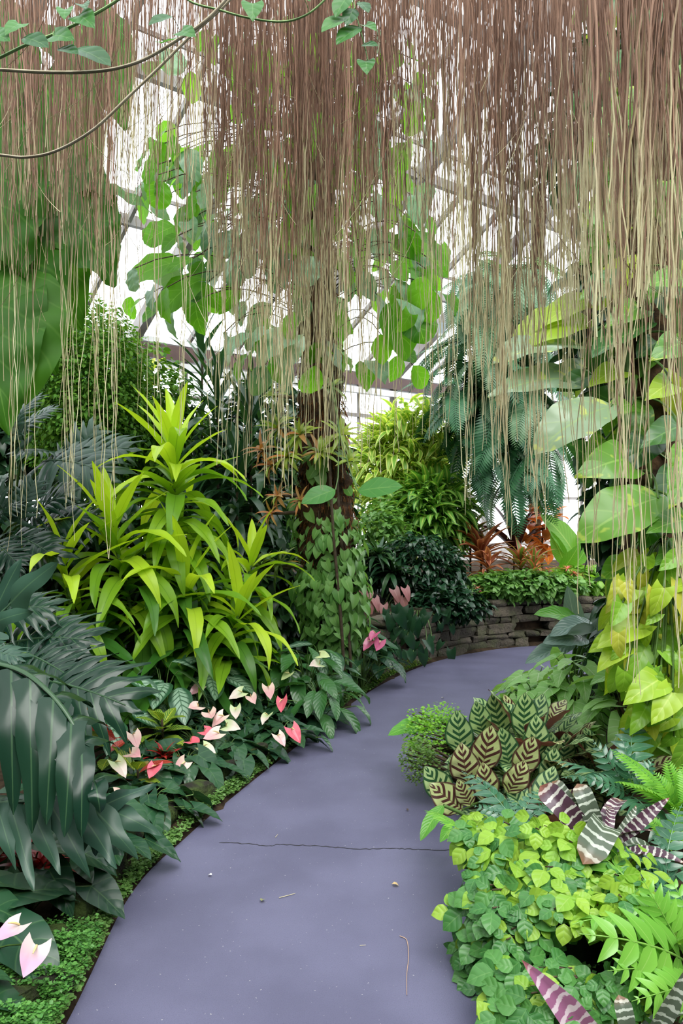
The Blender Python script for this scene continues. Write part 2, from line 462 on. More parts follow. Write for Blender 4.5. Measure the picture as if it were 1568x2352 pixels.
mb.obj('pane', M_GLASS, ceiling, smooth=False)
mb = MB()
bar(mb, hp(S0, .08, EAVE - .16), hp(S1, .08, EAVE - .16), .16, .2)
g_ = mb.obj('trim_1', M_GUTTER, smooth=False); tag(g_, 'dark brown gutter beam along the eaves', 'beam', kind='structure')
mb = MB()
bar(mb, hp(S0, .05, EAVE + .0), hp(S1, .05, EAVE + .0), .14, .07); bar(mb, hp(S0, .1, EAVE - .34), hp(S1, .1, EAVE - .34), .12, .1)
g_ = mb.obj('trim_2', M_WHITE, smooth=False); tag(g_, 'white rails above and below the gutter beam', 'rail', kind='structure')
mb = MB(); s = S0; i = 0
while s <= S1 + .01:
    w = .13 if i % 3 == 0 else .04
    bar(mb, hp(s, 0, 0), hp(s, 0, EAVE), w, w); s += .82; i += 1
for z in (.95, 1.9, 2.75, 3.25): bar(mb, hp(S0, .02, z), hp(S1, .02, z), .05, .06)
win = mb.obj('window_1', M_STEEL, smooth=False); tag(win, 'glazed side wall of the greenhouse', 'window', kind='structure')
mb = MB(); mb.add([hp(S0, -.03, .6), hp(S1, -.03, .6), hp(S1, -.03, EAVE), hp(S0, -.03, EAVE)], [(0, 1, 2, 3)]); mb.obj('pane', M_GLASS, win, smooth=False)
mb = MB(); bar(mb, hp(S0, 0, .45), hp(S1, 0, .45), .25, .9)
w_ = mb.obj('wall_back', plain('rendered_dwarf_wall', (.42, .41, .40), .8, .2, (.35, .34, .33), 4), smooth=False); tag(w_, 'low rendered wall under the side glazing', 'wall', kind='structure')
mb = MB(); bar(mb, hp(S0, 2 * RUN, 2), hp(S1, 2 * RUN, 2), .1, .12)
s = S0
while s <= S1: bar(mb, hp(s, 2 * RUN, 0), hp(s, 2 * RUN, EAVE), .1, .1); s += 1.64
w_ = mb.obj('window_2', M_STEEL, smooth=False); tag(w_, 'glazing bars of the side wall behind the viewer', 'window', kind='structure')
p = at(1014, 757, 11.5)
lampb = thing('heater_lamp', 'small grey light fitting hung under the glass roof by the rafters', 'lamp', p)
mb = MB(); bar(mb, (0, 0, .09), (0, 0, -.07), .10, .10); mb.obj('housing', plain('lamp_grey', (.30, .34, .38), .5), lampb, smooth=False)
mb = MB(); bar(mb, (0, 0, .09), (0, 0, 1.35), .012, .012); mb.obj('rod', M_STEEL, lampb, smooth=False)
mb = MB(); bar(mb, (0, 0, -.07), (0, 0, -.10), .12, .12); mb.obj('glass_cover', M_WHITE, lampb, smooth=False)

# ------------------------------------------------------------------ dry-stone retaining wall and the raised bed behind it
WALL_E = EDGE_L[np.array([EDGE_L[:, 1] > 7.75]).ravel()]
def wall_line(off):
    d = np.gradient(WALL_E, axis=0); d /= np.linalg.norm(d, axis=1)[:, None]
    return WALL_E + off * np.stack([-d[:, 1], d[:, 0]], 1)
wl = wall_line(.07); ln = np.concatenate([[0], np.cumsum(np.linalg.norm(np.diff(wl, axis=0), axis=1))])
def wl_at(s): return np.array([np.interp(s, ln, wl[:, 0]), np.interp(s, ln, wl[:, 1])])
t = Nt('wall_stone'); oc = t.objco(); r = t.rnd()
c = t.mix(r, (.034, .029, .022), (.115, .096, .070)); c = t.mix(t.mth('MULTIPLY', t.step(t.noise(7, 3, oc), .45, .6), .6), c, (.062, .070, .030))
c = t.mix(t.mth('MULTIPLY', t.step(t.noise(30, 3, oc), .4, .7), .45), c, (.03, .028, .024))
M_STONE = t.end(t.princ(c, .85, .25, 0, t.bump(t.noise(40, 4, oc), .8, .02)))
def stone_shape(rg, lx, ly, lz, nz=.18):
    """a rounded, uneven block"""
    n = 5; g = np.linspace(-1, 1, n); V, F = [], []; k = 0
    for ax in range(3):
        for sg in (-1, 1):
            a, b = np.meshgrid(g, g, indexing='ij'); q = np.zeros((n, n, 3)); o = [i for i in range(3) if i != ax]
            q[..., ax] = sg; q[..., o[0]] = a; q[..., o[1]] = b
            V.append(q.reshape(-1, 3)); f = grid_faces(n, n) + k; F.append(f if (sg > 0) != (ax == 1) else f[:, ::-1]); k += n * n
    V = np.concatenate(V); F = np.concatenate(F)
    r = np.linalg.norm(V, axis=1)[:, None]; S = V / r * 1.25
    V = V * .72 + S * .28
    f1, f2, f3 = rg.uniform(0, 6), rg.uniform(0, 6), rg.uniform(0, 6)
    V = V * (1 + nz * .5 * np.sin(V[:, [1]] * 2.1 + f1) * np.cos(V[:, [0]] * 1.7 + f2) + nz * .4 * np.sin(V[:, [2]] * 2.7 + f3 + V[:, [0]]))
    return V * np.array((lx, ly, lz)) / 2, F, np.zeros((len(V), 2))
rg = random.Random(11); mb = MB(); z = -.04; WALL_TOP = .60
while z < WALL_TOP - .03:
    h = min(rg.choice((.07, .09, .11, .14)), WALL_TOP - z + .02); s = -rg.uniform(0, .2)
    while s < ln[-1]:
        l = rg.uniform(.13, .42) * (1.15 if h > .1 else .9)
        if rg.random() < .94:
            a, b = wl_at(max(s, 0)), wl_at(min(s + l, ln[-1])); d = b - a
            if np.linalg.norm(d) > .05:
                d /= np.linalg.norm(d); an = math.atan2(d[1], d[0]); V, F, U = stone_shape(rg, l * .97, .22, h * .97)
                m = rot(an, rg.uniform(-.02, .02)); q = wl_at(min(max(s + l / 2, 0), ln[-1]))
                nrm = np.array((-d[1], d[0])) * rg.uniform(.085, .115)
                mb.add(V @ m.T + np.array((q[0] + nrm[0], q[1] + nrm[1], z + h / 2)), F)
        s += l
    z += h
sw = mb.obj('stone_wall', M_STONE); tag(sw, 'low curved dry-stone retaining wall at the bend of the path', 'wall', kind='structure')
ia = wall_line(.19); ib = wall_line(4.5); n = len(ia)
Vr = np.concatenate([np.column_stack([ia, np.full(n, .55)]), np.column_stack([ib, np.full(n, .75)]), np.column_stack([ia, np.full(n, -.02)])]); i = np.arange(n - 1)
mb = MB(); mb.add(Vr, np.concatenate([np.stack([i, i + 1, i + 1 + n, i + n], -1), np.stack([i, i + 2 * n, i + 1 + 2 * n, i + 1], -1)]))
for j0 in (0, n - 1):
    a_, b_ = Vr[j0], Vr[n + j0]; mb.add([a_, b_, (b_[0], b_[1], -.02), (a_[0], a_[1], -.02)], [(0, 1, 2, 3)])
rb = mb.obj('raised_bed', M_SOIL); tag(rb, 'raised soil bed held by the stone wall', 'bed', kind='structure')

# dark walls added out of view beside and behind the viewer to block low light
M_SHADE_WALL = plain('added_shade_wall', (.018, .035, .014), .9, .2, (.035, .06, .02), 6, .6)
for nm, a_, b_, h_ in (('shade_wall_left', (-4.6, -3.2), (-4.6, 7.0), 4.0), ('shade_wall_front', (-4.6, -3.2), (4.4, -3.2), 4.2), ('shade_wall_right', (4.4, -3.2), (4.4, 7.0), 4.0)):
    mb = MB(); bar(mb, (*a_, h_ / 2), (*b_, h_ / 2), .2, h_); w_ = mb.obj(nm, M_SHADE_WALL, smooth=False); tag(w_, 'added unseen dark wall that blocks side light', 'wall', kind='structure')
# ------------------------------------------------------------------ shared leaf materials
M_STEM = plain('green_stem', (.08, .16, .03), .5, .4, (.05, .10, .02), 20)
M_BROWNSTEM = plain('brown_stem', (.075, .055, .035), .8, .2, (.05, .035, .022), 25, .4)
M_BARK = plain('fibrous_bark', (.030, .020, .013), .95, .1, (.075, .042, .022), 16, 1.0)
GA = 2.399963

def tip_of(sh):
    """where the end of a blade's midrib lies in the blade's own frame"""
    if len(sh) > 3: return sh[3]
    V, F, U = sh; k = np.argmin((U[:, 1] - 1) ** 2 + (U[:, 0] - .5) ** 2); return V[k]
def chord(sh, base, tip, N):
    """frame and scale that lay a curved blade from base to tip, face towards N"""
    T = tip_of(sh); a = math.atan2(T[2], T[0]); d = np.asarray(tip, float) - np.asarray(base, float)
    Ry = np.array(((math.cos(a), 0, math.sin(a)), (0, 1, 0), (-math.sin(a), 0, math.cos(a))))
    return facing(d, N) @ Ry, np.linalg.norm(d) / math.hypot(T[0], T[2])
class Kind:
    """a few shapes of one kind of leaf, each with its mesh"""
    def __init__(s, name, shapes, mats):
        s.sh = shapes; s.mats = mats if isinstance(mats, list) else [mats]
        s.me = [[shape_mesh(name, q, m) for q in shapes] for m in s.mats]
    def add(s, rg, parent, p, m3, sc=1.0, mat=0, var=None, name='leaf', label=None):
        v = rg.randrange(len(s.sh)) if var is None else var
        o = put(name, s.me[mat][v], parent, m3, p, sc)
        if label: o['label'] = label
        return o
    def lay(s, rg, parent, base, tip, N, mat=0, var=None, name='leaf', org=(0, 0, 0), label=None):
        v = rg.randrange(len(s.sh)) if var is None else var
        m3, sc = chord(s.sh[v], base, tip, N)
        o = put(name, s.me[mat][v], parent, m3, np.asarray(base) - np.asarray(org), sc)
        if label: o['label'] = label
        return o

def bush(name, label, cat, base, centre, rad, n, shapes, mat, seed, inner=.55, droop=(-.6, .5), size=(.8, 1.2), stem=M_BROWNSTEM, nst=6, lumps=0, part='foliage', group=None, up=.35, extra=None):
    """a leafy shrub: one mass of small leaves on branching stems"""
    rg = np.random.default_rng(seed); base = np.asarray(base, float); centre = np.asarray(centre, float)
    root = thing(name, label, cat, base, group)
    d = rg.normal(size=(n, 3)); d /= np.linalg.norm(d, axis=1)[:, None]
    r = inner + (1 - inner) * rg.random(n) ** .6
    P = d * r[:, None]
    if lumps:
        L = rg.normal(size=(lumps, 3)); L /= np.linalg.norm(L, axis=1)[:, None]
        near = (d @ L.T).max(1); P *= (.72 + .38 * np.clip((near - .55) / .4, 0, 1))[:, None]
    P = P * np.asarray(rad) + centre - base
    az = np.arctan2(d[:, 1], d[:, 0]) + rg.normal(0, .7, n); el = rg.uniform(droop[0], droop[1], n) + up * d[:, 2]
    k = rg.integers(0, len(shapes), n); sc = rg.uniform(size[0], size[1], n); roll = rg.normal(0, .35, n)
    mb = MB()
    for v in range(len(shapes)):
        ix = np.nonzero(k == v)[0]
        if len(ix): mb.many(shapes[v], np.array([rot(az[i], el[i], roll[i]) * sc[i] for i in ix]), P[ix])
    mb.obj(part, mat, root)
    ms = MB(); rr = random.Random(seed); h = centre - base
    for i in range(nst):
        a = rr.uniform(0, 2 * PI); q = h + np.array((math.cos(a) * rad[0], math.sin(a) * rad[1], rr.uniform(-.3, .7) * rad[2])) * .75
        ms.add(*tube(bez((rr.uniform(-.03, .03), rr.uniform(-.03, .03), -.05), (q[0] * .25, q[1] * .25, q[2] * .6), q, 8), np.linspace(.016, .004, 8), 5))
    ms.obj('stem', stem, root)
    return root

def cane(name, label, cat, base, top, n, kinds, zones, seed, sc=(.85, 1.1), stem_r=.018, h0=.15, stem_mat=M_STEM, group=None, matpick=None, spread=1.0, scfun=None):
    """a cane with strap leaves up its length. zones: (t0, t1, elevation0, elevation1, shape index)"""
    rg = random.Random(seed); base = np.asarray(base, float); top = np.asarray(top, float); root = thing(name, label, cat, base, group)
    H = top - base; mid = H * .5 + np.array((rg.uniform(-.06, .06), rg.uniform(-.06, .06), 0)); line = bez((0, 0, -.04), mid, H, 14)
    mb = MB(); mb.add(*tube(line, np.linspace(stem_r, stem_r * .6, 14), 7)); mb.obj('stem', stem_mat, root)
    for i in range(n):
        t = (i + .5) / n; q = (h0 + (1 - h0) * t) * 13; j = min(int(q), 12); p = line[j] + (line[j + 1] - line[j]) * (q - j)
        for t0, t1, e0, e1, var in zones:
            if t0 <= t <= t1: break
        f = (t - t0) / max(1e-6, t1 - t0); el = e0 + (e1 - e0) * f + rg.uniform(-.14, .14)
        s_ = rg.uniform(*sc) * (scfun(t) if scfun else 1)
        mt = matpick(t, rg) if matpick else 0
        v = var if not isinstance(var, tuple) else rg.choice(var)
        kinds.add(rg, root, p, rot(i * GA + rg.uniform(-.3, .3), el, rg.uniform(-.35, .35)), s_, mt, v)
    return root

def rosette(name, label, cat, base, n, kinds, seed, el=(1.2, .2), sc=(.8, 1.1), group=None, mats=1, az0=None, tilt=None, var=None):
    rg = random.Random(seed); root = thing(name, label, cat, base, group)
    for i in range(n):
        f = i / max(1, n - 1)
        m3 = rot(i * GA + rg.uniform(-.25, .25), el[0] + (el[1] - el[0]) * (1 - f) * 1.0 if False else el[1] + (el[0] - el[1]) * f + rg.uniform(-.12, .12), rg.uniform(-.2, .2))
        if tilt is not None: m3 = tilt @ m3
        kinds.add(rg, root, np.array((rg.uniform(-.02, .02), rg.uniform(-.02, .02), .01 + .02 * f)), m3, rg.uniform(*sc) * (1.0 - .25 * f), rg.randrange(mats), var)
    return root
# ================================================================== planting left of the path
# lime-green dracaenas
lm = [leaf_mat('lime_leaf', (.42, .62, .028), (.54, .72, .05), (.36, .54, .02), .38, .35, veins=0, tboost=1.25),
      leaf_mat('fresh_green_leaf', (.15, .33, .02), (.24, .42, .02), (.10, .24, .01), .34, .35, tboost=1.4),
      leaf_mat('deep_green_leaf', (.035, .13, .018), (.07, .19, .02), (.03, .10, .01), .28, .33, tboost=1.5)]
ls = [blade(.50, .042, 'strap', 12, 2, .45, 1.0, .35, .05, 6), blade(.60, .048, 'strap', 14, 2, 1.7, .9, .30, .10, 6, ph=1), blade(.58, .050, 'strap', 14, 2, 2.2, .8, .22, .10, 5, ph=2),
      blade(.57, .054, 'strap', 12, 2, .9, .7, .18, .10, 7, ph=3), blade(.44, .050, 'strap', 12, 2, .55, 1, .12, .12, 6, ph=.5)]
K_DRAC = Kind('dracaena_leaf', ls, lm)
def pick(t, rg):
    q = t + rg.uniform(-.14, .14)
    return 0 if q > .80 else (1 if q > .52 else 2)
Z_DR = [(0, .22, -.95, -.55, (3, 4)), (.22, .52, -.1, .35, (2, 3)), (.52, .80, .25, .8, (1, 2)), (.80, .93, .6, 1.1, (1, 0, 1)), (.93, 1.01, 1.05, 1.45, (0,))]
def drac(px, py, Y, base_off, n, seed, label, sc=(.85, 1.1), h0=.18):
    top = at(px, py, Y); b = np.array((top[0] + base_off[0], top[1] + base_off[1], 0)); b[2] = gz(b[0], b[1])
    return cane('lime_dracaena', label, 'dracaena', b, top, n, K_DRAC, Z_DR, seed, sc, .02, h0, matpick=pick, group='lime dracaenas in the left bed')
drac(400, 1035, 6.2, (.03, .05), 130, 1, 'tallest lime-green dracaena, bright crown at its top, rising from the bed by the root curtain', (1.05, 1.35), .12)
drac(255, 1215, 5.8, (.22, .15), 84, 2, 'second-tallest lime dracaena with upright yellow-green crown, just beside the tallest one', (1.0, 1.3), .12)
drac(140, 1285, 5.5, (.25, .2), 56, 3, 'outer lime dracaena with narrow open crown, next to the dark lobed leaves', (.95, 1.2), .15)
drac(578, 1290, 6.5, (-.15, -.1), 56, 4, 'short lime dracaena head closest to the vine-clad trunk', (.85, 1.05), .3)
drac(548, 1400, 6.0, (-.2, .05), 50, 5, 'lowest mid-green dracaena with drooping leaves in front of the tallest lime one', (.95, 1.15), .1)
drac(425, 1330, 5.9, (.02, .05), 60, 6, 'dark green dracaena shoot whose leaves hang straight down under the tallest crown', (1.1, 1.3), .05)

# philodendrons with deeply cut dark leaves
M_PHIL = leaf_mat('philodendron_leaf', (.006, .024, .014), (.010, .034, .018), (.04, .09, .04), .06, .24, .4, ribw=.05, tboost=2)
M_PHIL2 = leaf_mat('philodendron_grey_green', (.022, .058, .040), (.032, .075, .048), (.06, .12, .065), .10, .34, .4, ribw=.04, tboost=2)
ps = [lobed(.9, .42, 6, 1.15, 1.0, .8, .9, 1), lobed(.9, .46, 7, .7, .95, .6, .72, 2, .2), lobed(.9, .42, 8, .5, .95, .35, .62, 3, .2), lobed(.8, .30, 5, .5, .75, .4, .95, 4, .22, .1)]
K_PHIL = Kind('philodendron_leaf', ps, [M_PHIL, M_PHIL2])
def phil(name, label, base, leaves, seed, cat='philodendron'):
    """leaves: (base px, base py, Y, tip px, tip py, Y, face, material, shape)"""
    rg = random.Random(seed); base = np.asarray(base, float); root = thing(name, label, cat, base); ms = MB()
    for bx, by, bY, tx, ty, tY, N, mt, v in leaves:
        b, e = at(bx, by, bY), at(tx, ty, tY); K_PHIL.lay(rg, root, b, e, N, mt, v, org=base)
        q = b - base; ms.add(*tube(bez((0, 0, .0), (q[0] * .3, q[1] * .3, q[2] * .9 + .1), q, 9), np.linspace(.013, .008, 9), 6))
    ms.obj('stem', M_STEM, root)
    return root
b = np.array((-1.55, 2.95, 0)); b[2] = gz(b[0], b[1])
big = phil('split_leaf_philodendron', 'large glossy split-leaf philodendron arching over the near left bed', b, [
    (-160, 1500, 3.2, 40, 1700, 3.0, (.2, -.9, .4), 0, 0), (150, 1850, 3.0, 285, 1965, 2.95, (.2, -.7, .65), 1, 3), (-40, 1500, 3.15, 60, 1520, 3.1, (0, -.5, .8), 1, 1)], 21)
def hand_leaf(parent, org, ribpx, lobes, N, mat, far=(), label=None, wave=.12, tip=.5, out=(.03, -.08, .04), rr=(.012, .004), rs=6, web=0):
    """a cut leaf whose midrib and fingers run between given points of the place"""
    rib = spline([at(*q) for q in ribpx], 40); rg = random.Random(rs); mb = MB()
    V, F, U = tube(rib - org, np.linspace(*rr, 40), 6); U[:, 0] = .5; U[:, 1] = .5; mb.add(V, F, U)
    rp = np.stack([rib[:, 0] / rib[:, 1] * F_PX + 784, (EYE - rib[:, 2]) / rib[:, 1] * F_PX + 1176], 1)
    last = None
    for (mx_, my_), (ex, ey), hw, Y in lobes:
        m_ = rib[int(np.argmin(((rp - (mx_, my_)) ** 2).sum(1)))]; e_ = at(ex, ey, Y)
        mb.add(*lobe_strip(m_ - org, m_ * .6 + e_ * .4 + np.array(out) - org, e_ - org, hw, N, rg, wave, 16, tip, 1.05))
        if web:
            q = bez(m_, m_ * .6 + e_ * .4 + np.array(out), e_, 16)[:int(16 * web)]
            if last is not None and len(last) == len(q):
                g = np.linspace(0, 1, 5); sh = np.stack([last * (1 - k) + q * k + np.array((0, .012, -.012)) * math.sin(PI * k) for k in g], 1)
                mb.add((sh - org).reshape(-1, 3), grid_faces(len(q), 5), np.stack(np.broadcast_arrays(.55 + .4 * g[None], np.linspace(0, .5, len(q))[:, None]), -1).reshape(-1, 2))
            last = q
        if far:
            f = np.array(far); mb.add(*lobe_strip(m_ - org, m_ + f * .5 + np.array((0, 0, .06)) - org, m_ + f - org, hw * .8, (.3, .0, .95), rg, wave, 8))
    o = mb.obj('leaf', mat, parent)
    if label: o['label'] = label
hand_leaf(big, b, ((-60, 1522, 3.0), (0, 1527, 2.95), (60, 1548, 2.9), (120, 1598, 2.85), (166, 1660, 2.8), (196, 1730, 2.76), (216, 1800, 2.73), (230, 1866, 2.7)),
    [((-30, 1527), (-50, 1860), .085, 2.82), ((27, 1537), (30, 1872), .058, 2.75), ((72, 1562), (74, 1914), .058, 2.7), ((120, 1600), (106, 1895), .056, 2.66), ((160, 1652), (148, 1923), .052, 2.62), ((188, 1705), (186, 1924), .044, 2.62), ((212, 1790), (230, 1868), .04, 2.66)],
    (.25, -.9, .35), M_PHIL, (.06, .26, -.10), 'huge glossy arching leaf', web=.62)
hand_leaf(big, b, ((-40, 1846, 2.95), (60, 1840, 2.92), (150, 1842, 2.9), (210, 1850, 2.92), (255, 1862, 2.95)),
    [((-35, 1848), (-20, 2010), .04, 2.75), ((-10, 1850), (36, 1998), .042, 2.75), ((25, 1850), (78, 2047), .044, 2.7), ((65, 1852), (138, 2010), .048, 2.7), ((110, 1850), (208, 2018), .05, 2.72), ((165, 1850), (268, 1996), .052, 2.76), ((205, 1852), (317, 1974), .05, 2.82), ((245, 1862), (372, 1920), .042, 2.92), ((230, 1852), (362, 1802), .036, 3.0)],
    (-.05, -.75, .6), M_PHIL2, (.02, .2, -.08), 'grey-green lobed leaf', .18, .7, (.02, -.05, .03), (.008, .003), 8)
hand_leaf(big, b, ((-90, 1500, 3.5), (-30, 1440, 3.5), (30, 1380, 3.5), (90, 1320, 3.5)),
    [((-40, 1450), (-60, 1300), .05, 3.5), ((-20, 1430), (50, 1282), .05, 3.5), ((20, 1390), (132, 1292), .06, 3.45), ((-30, 1440), (74, 1404), .05, 3.4), ((-60, 1470), (20, 1470), .06, 3.4)], (.2, -.9, .35), M_PHIL2, (), 'upright lobed leaf', .15, .55, (.0, -.02, .02), (.008, .003), 9)
b = np.array((-1.95, 4.1, 0)); b[2] = gz(b[0], b[1])
phil('split_leaf_philodendron', 'dull dark split-leaf philodendron behind the glossy arching leaf, below the lime dracaenas', b, [
    (70, 1560, 4.3, 330, 1640, 4.1, (.1, -.75, .6), 0, 1), 
    (20, 1480, 4.6, 240, 1480, 4.5, (0, -.7, .7), 0, 1), (60, 1500, 4.4, 210, 1590, 4.2, (.1, -.7, .6), 0, 2), (-30, 1420, 4.6, 150, 1400, 4.6, (0, -.6, .7), 0, 1)], 22)
b = np.array((-2.75, 6.6, 0)); b[2] = gz(b[0], b[1])
phil('split_leaf_philodendron', 'tall split-leaf philodendron with silvery shining leaves under the small-leaved fig', b, [
    (120, 1060, 6.4, 330, 1035, 6.3, (.1, -.65, .75), 1, 2), (60, 1020, 6.2, -30, 900, 6.0, (-.1, -.5, .85), 1, 2), (130, 1040, 6.4, 20, 1050, 6.1, (0, -.35, .9), 1, 2), (150, 1090, 6.5, 235, 970, 6.6, (.1, -.8, .5), 1, 1),
    (40, 1000, 6.3, 140, 930, 6.4, (0, -.4, .9), 1, 2), (100, 1060, 6.3, 280, 1110, 6.0, (.2, -.7, .6), 1, 1), (30, 990, 6.1, 100, 900, 6.2, (0, -.3, 1), 1, 2)], 23)
b = np.array((-2.7, 5.8, 0)); b[2] = gz(b[0], b[1])
phil('split_leaf_philodendron', 'dark many-fingered philodendron between the silvery one and the outer lime dracaena', b, [
    (60, 1200, 5.7, 190, 1120, 5.6, (.0, -.7, .7), 0, 2), (20, 1190, 5.6, -50, 1090, 5.6, (0, -.7, .7), 1, 2), (80, 1220, 5.7, 240, 1190, 5.6, (.1, -.7, .7), 0, 1), (40, 1200, 5.5, 90, 1090, 5.6, (0, -.8, .5), 1, 2),
    (30, 1230, 5.5, 150, 1300, 5.3, (.1, -.7, .6), 0, 1), (-20, 1240, 5.4, 60, 1320, 5.2, (.1, -.7, .6), 0, 2), (-10, 1200, 5.5, 60, 1150, 5.5, (0, -.5, .8), 0, 1)], 24)

# small-leaved fig
fs = [blade(.075, .02, 'oval', 4, 1, .5, 1, .25), blade(.06, .017, 'oval', 4, 1, .8, 1, .2)]
M_FIG = leaf_mat('fig_leaf', (.045, .15, .018), (.13, .27, .03), None, .25, .55, .25)
c_ = at(195, 915, 8.0)
bush('weeping_fig', 'rounded small-leaved fig shrub with fine glossy leaves near the glass roof gap', 'shrub', (c_[0], 8.0, gz(c_[0], 8.0)), c_, (.62, .6, .95), 15000, fs, M_FIG, 31, .3, (-1.0, .3), (.6, 1.0), nst=12, lumps=26)
c_ = at(330, 1000, 8.6)
bush('privet_shrub', 'loose fine-leaved shrub with specks of light, between the fig and the lime crown', 'shrub', (c_[0], 8.6, gz(c_[0], 8.6)), c_, (.6, .5, .95), 4500, fs, M_FIG, 32, .3, (-1.0, .3), (.8, 1.4), nst=10, lumps=9)

# backdrop: dark corn plants behind the lime ones
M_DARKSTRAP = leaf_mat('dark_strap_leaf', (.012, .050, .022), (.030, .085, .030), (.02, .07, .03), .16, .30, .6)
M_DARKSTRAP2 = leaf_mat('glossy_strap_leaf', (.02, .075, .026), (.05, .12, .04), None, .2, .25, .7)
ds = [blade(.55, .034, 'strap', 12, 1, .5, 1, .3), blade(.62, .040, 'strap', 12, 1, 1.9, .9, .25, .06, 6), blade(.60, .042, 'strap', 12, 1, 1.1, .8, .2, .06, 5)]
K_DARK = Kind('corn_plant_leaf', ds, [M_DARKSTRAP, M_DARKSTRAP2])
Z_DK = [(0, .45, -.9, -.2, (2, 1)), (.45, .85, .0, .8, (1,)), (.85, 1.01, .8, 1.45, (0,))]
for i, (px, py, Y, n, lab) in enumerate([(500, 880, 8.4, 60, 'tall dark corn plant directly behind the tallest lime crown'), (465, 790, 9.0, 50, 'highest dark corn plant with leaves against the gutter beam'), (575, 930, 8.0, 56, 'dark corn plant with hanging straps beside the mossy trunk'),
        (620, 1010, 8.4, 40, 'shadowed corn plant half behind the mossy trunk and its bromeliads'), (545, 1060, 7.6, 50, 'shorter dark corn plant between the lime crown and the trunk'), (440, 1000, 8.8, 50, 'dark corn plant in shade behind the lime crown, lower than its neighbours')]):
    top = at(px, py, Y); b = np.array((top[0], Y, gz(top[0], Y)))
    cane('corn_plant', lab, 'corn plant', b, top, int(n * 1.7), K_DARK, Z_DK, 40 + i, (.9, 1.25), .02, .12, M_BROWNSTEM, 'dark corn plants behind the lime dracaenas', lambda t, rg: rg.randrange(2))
# yellow-leaved dracaena by the gutter
top = at(345, 850, 9.4); K_YEL = Kind('golden_leaf', [blade(.34, .05, 'lance', 8, 1, .9, 1, .2), blade(.34, .055, 'lance', 8, 1, 1.4, 1, .15)], leaf_mat('golden_leaf', (.55, .58, .04), (.40, .55, .03), None, .45, .4, tboost=1.2))
cane('golden_dracaena', 'golden-yellow dracaena head glowing against the gutter beam', 'dracaena', (top[0], 9.4, gz(top[0], 9.4)), top, 34, K_YEL, [(0, .6, -.3, .3, (0, 1)), (.6, 1.01, .3, 1.3, (0,))], 47, (.8, 1.1), .015, .72, M_BROWNSTEM)

# leafy filler shrubs in the shade behind
bs = [blade(.17, .04, 'lance', 5, 1, .9, 1, .2), blade(.14, .04, 'oval', 5, 1, .6, 1, .2)]
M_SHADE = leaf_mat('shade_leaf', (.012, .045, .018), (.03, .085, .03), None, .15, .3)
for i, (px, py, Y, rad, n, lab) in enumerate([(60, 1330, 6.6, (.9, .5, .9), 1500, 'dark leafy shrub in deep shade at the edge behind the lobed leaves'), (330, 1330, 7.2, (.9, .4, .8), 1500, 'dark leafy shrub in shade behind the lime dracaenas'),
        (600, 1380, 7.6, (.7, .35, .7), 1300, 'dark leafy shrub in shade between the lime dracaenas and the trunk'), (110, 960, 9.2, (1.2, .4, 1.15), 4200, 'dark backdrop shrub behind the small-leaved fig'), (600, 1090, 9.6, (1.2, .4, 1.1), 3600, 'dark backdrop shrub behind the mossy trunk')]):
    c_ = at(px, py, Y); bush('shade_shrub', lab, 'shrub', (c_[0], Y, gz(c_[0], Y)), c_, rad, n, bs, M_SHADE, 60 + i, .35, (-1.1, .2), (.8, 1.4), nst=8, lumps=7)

# giant leaves hanging at the upper left
M_GIANT = leaf_mat('giant_leaf', (.026, .10, .012), (.05, .15, .015), (.10, .22, .04), .40, .5, .25, veins=17, tboost=1.9, ribw=.02)
gs = [blade(1.0, .36, 'heart', 18, 4, .8, 1, .1, .10, 8, .22), blade(1.0, .40, 'heart', 18, 4, .5, 1, .05, .13, 10, .25, ph=1), blade(1.0, .30, 'oval', 18, 4, .9, 1, .1, .08, 7, ph=2)]
K_GIANT = Kind('giant_leaf', gs, M_GIANT)
gb = np.array((-2.6, 5.3, 0)); gb[2] = gz(gb[0], gb[1])
root = thing('elephant_ear', 'giant-leaved elephant ear whose backlit leaves hang behind the roots at the upper left', 'elephant ear', gb); rg = random.Random(71); ms = MB()
for bx, by, bY, tx, ty, tY, N, v in [(-60, 470, 4.8, 130, 860, 4.6, (.2, -.85, .3), 0), (100, 400, 4.9, 265, 660, 4.8, (.3, -.85, .3), 1), (150, 440, 5.0, 350, 490, 5.1, (.0, -.5, .85), 2), (-60, 300, 4.7, 60, 640, 4.5, (.1, -.9, .3), 1),
        (90, 180, 5.2, 230, 440, 5.1, (.1, -.95, .2), 0), (-40, 60, 5.0, 80, 300, 5.0, (0, -.9, .4), 1), (180, 60, 5.4, 290, 300, 5.3, (.1, -.9, .4), 0), (30, 600, 4.6, 60, 930, 4.4, (.3, -.9, .2), 2), (-50, 640, 4.5, 20, 1000, 4.3, (.3, -.9, .2), 0), (-80, 150, 4.9, 20, 420, 4.7, (.1, -.9, .3), 0), (10, 420, 5.2, 190, 760, 5.1, (.1, -.9, .3), 1)]:
    b, e = at(bx, by, bY), at(tx, ty, tY); K_GIANT.lay(rg, root, b, e, N, 0, v, org=gb)
    q = b - gb; ms.add(*tube(bez((0, 0, 0), (q[0] * .2, q[1] * .2, q[2] * .8), q, 10), np.linspace(.03, .012, 10), 6))
ms.obj('stem', M_STEM, root)
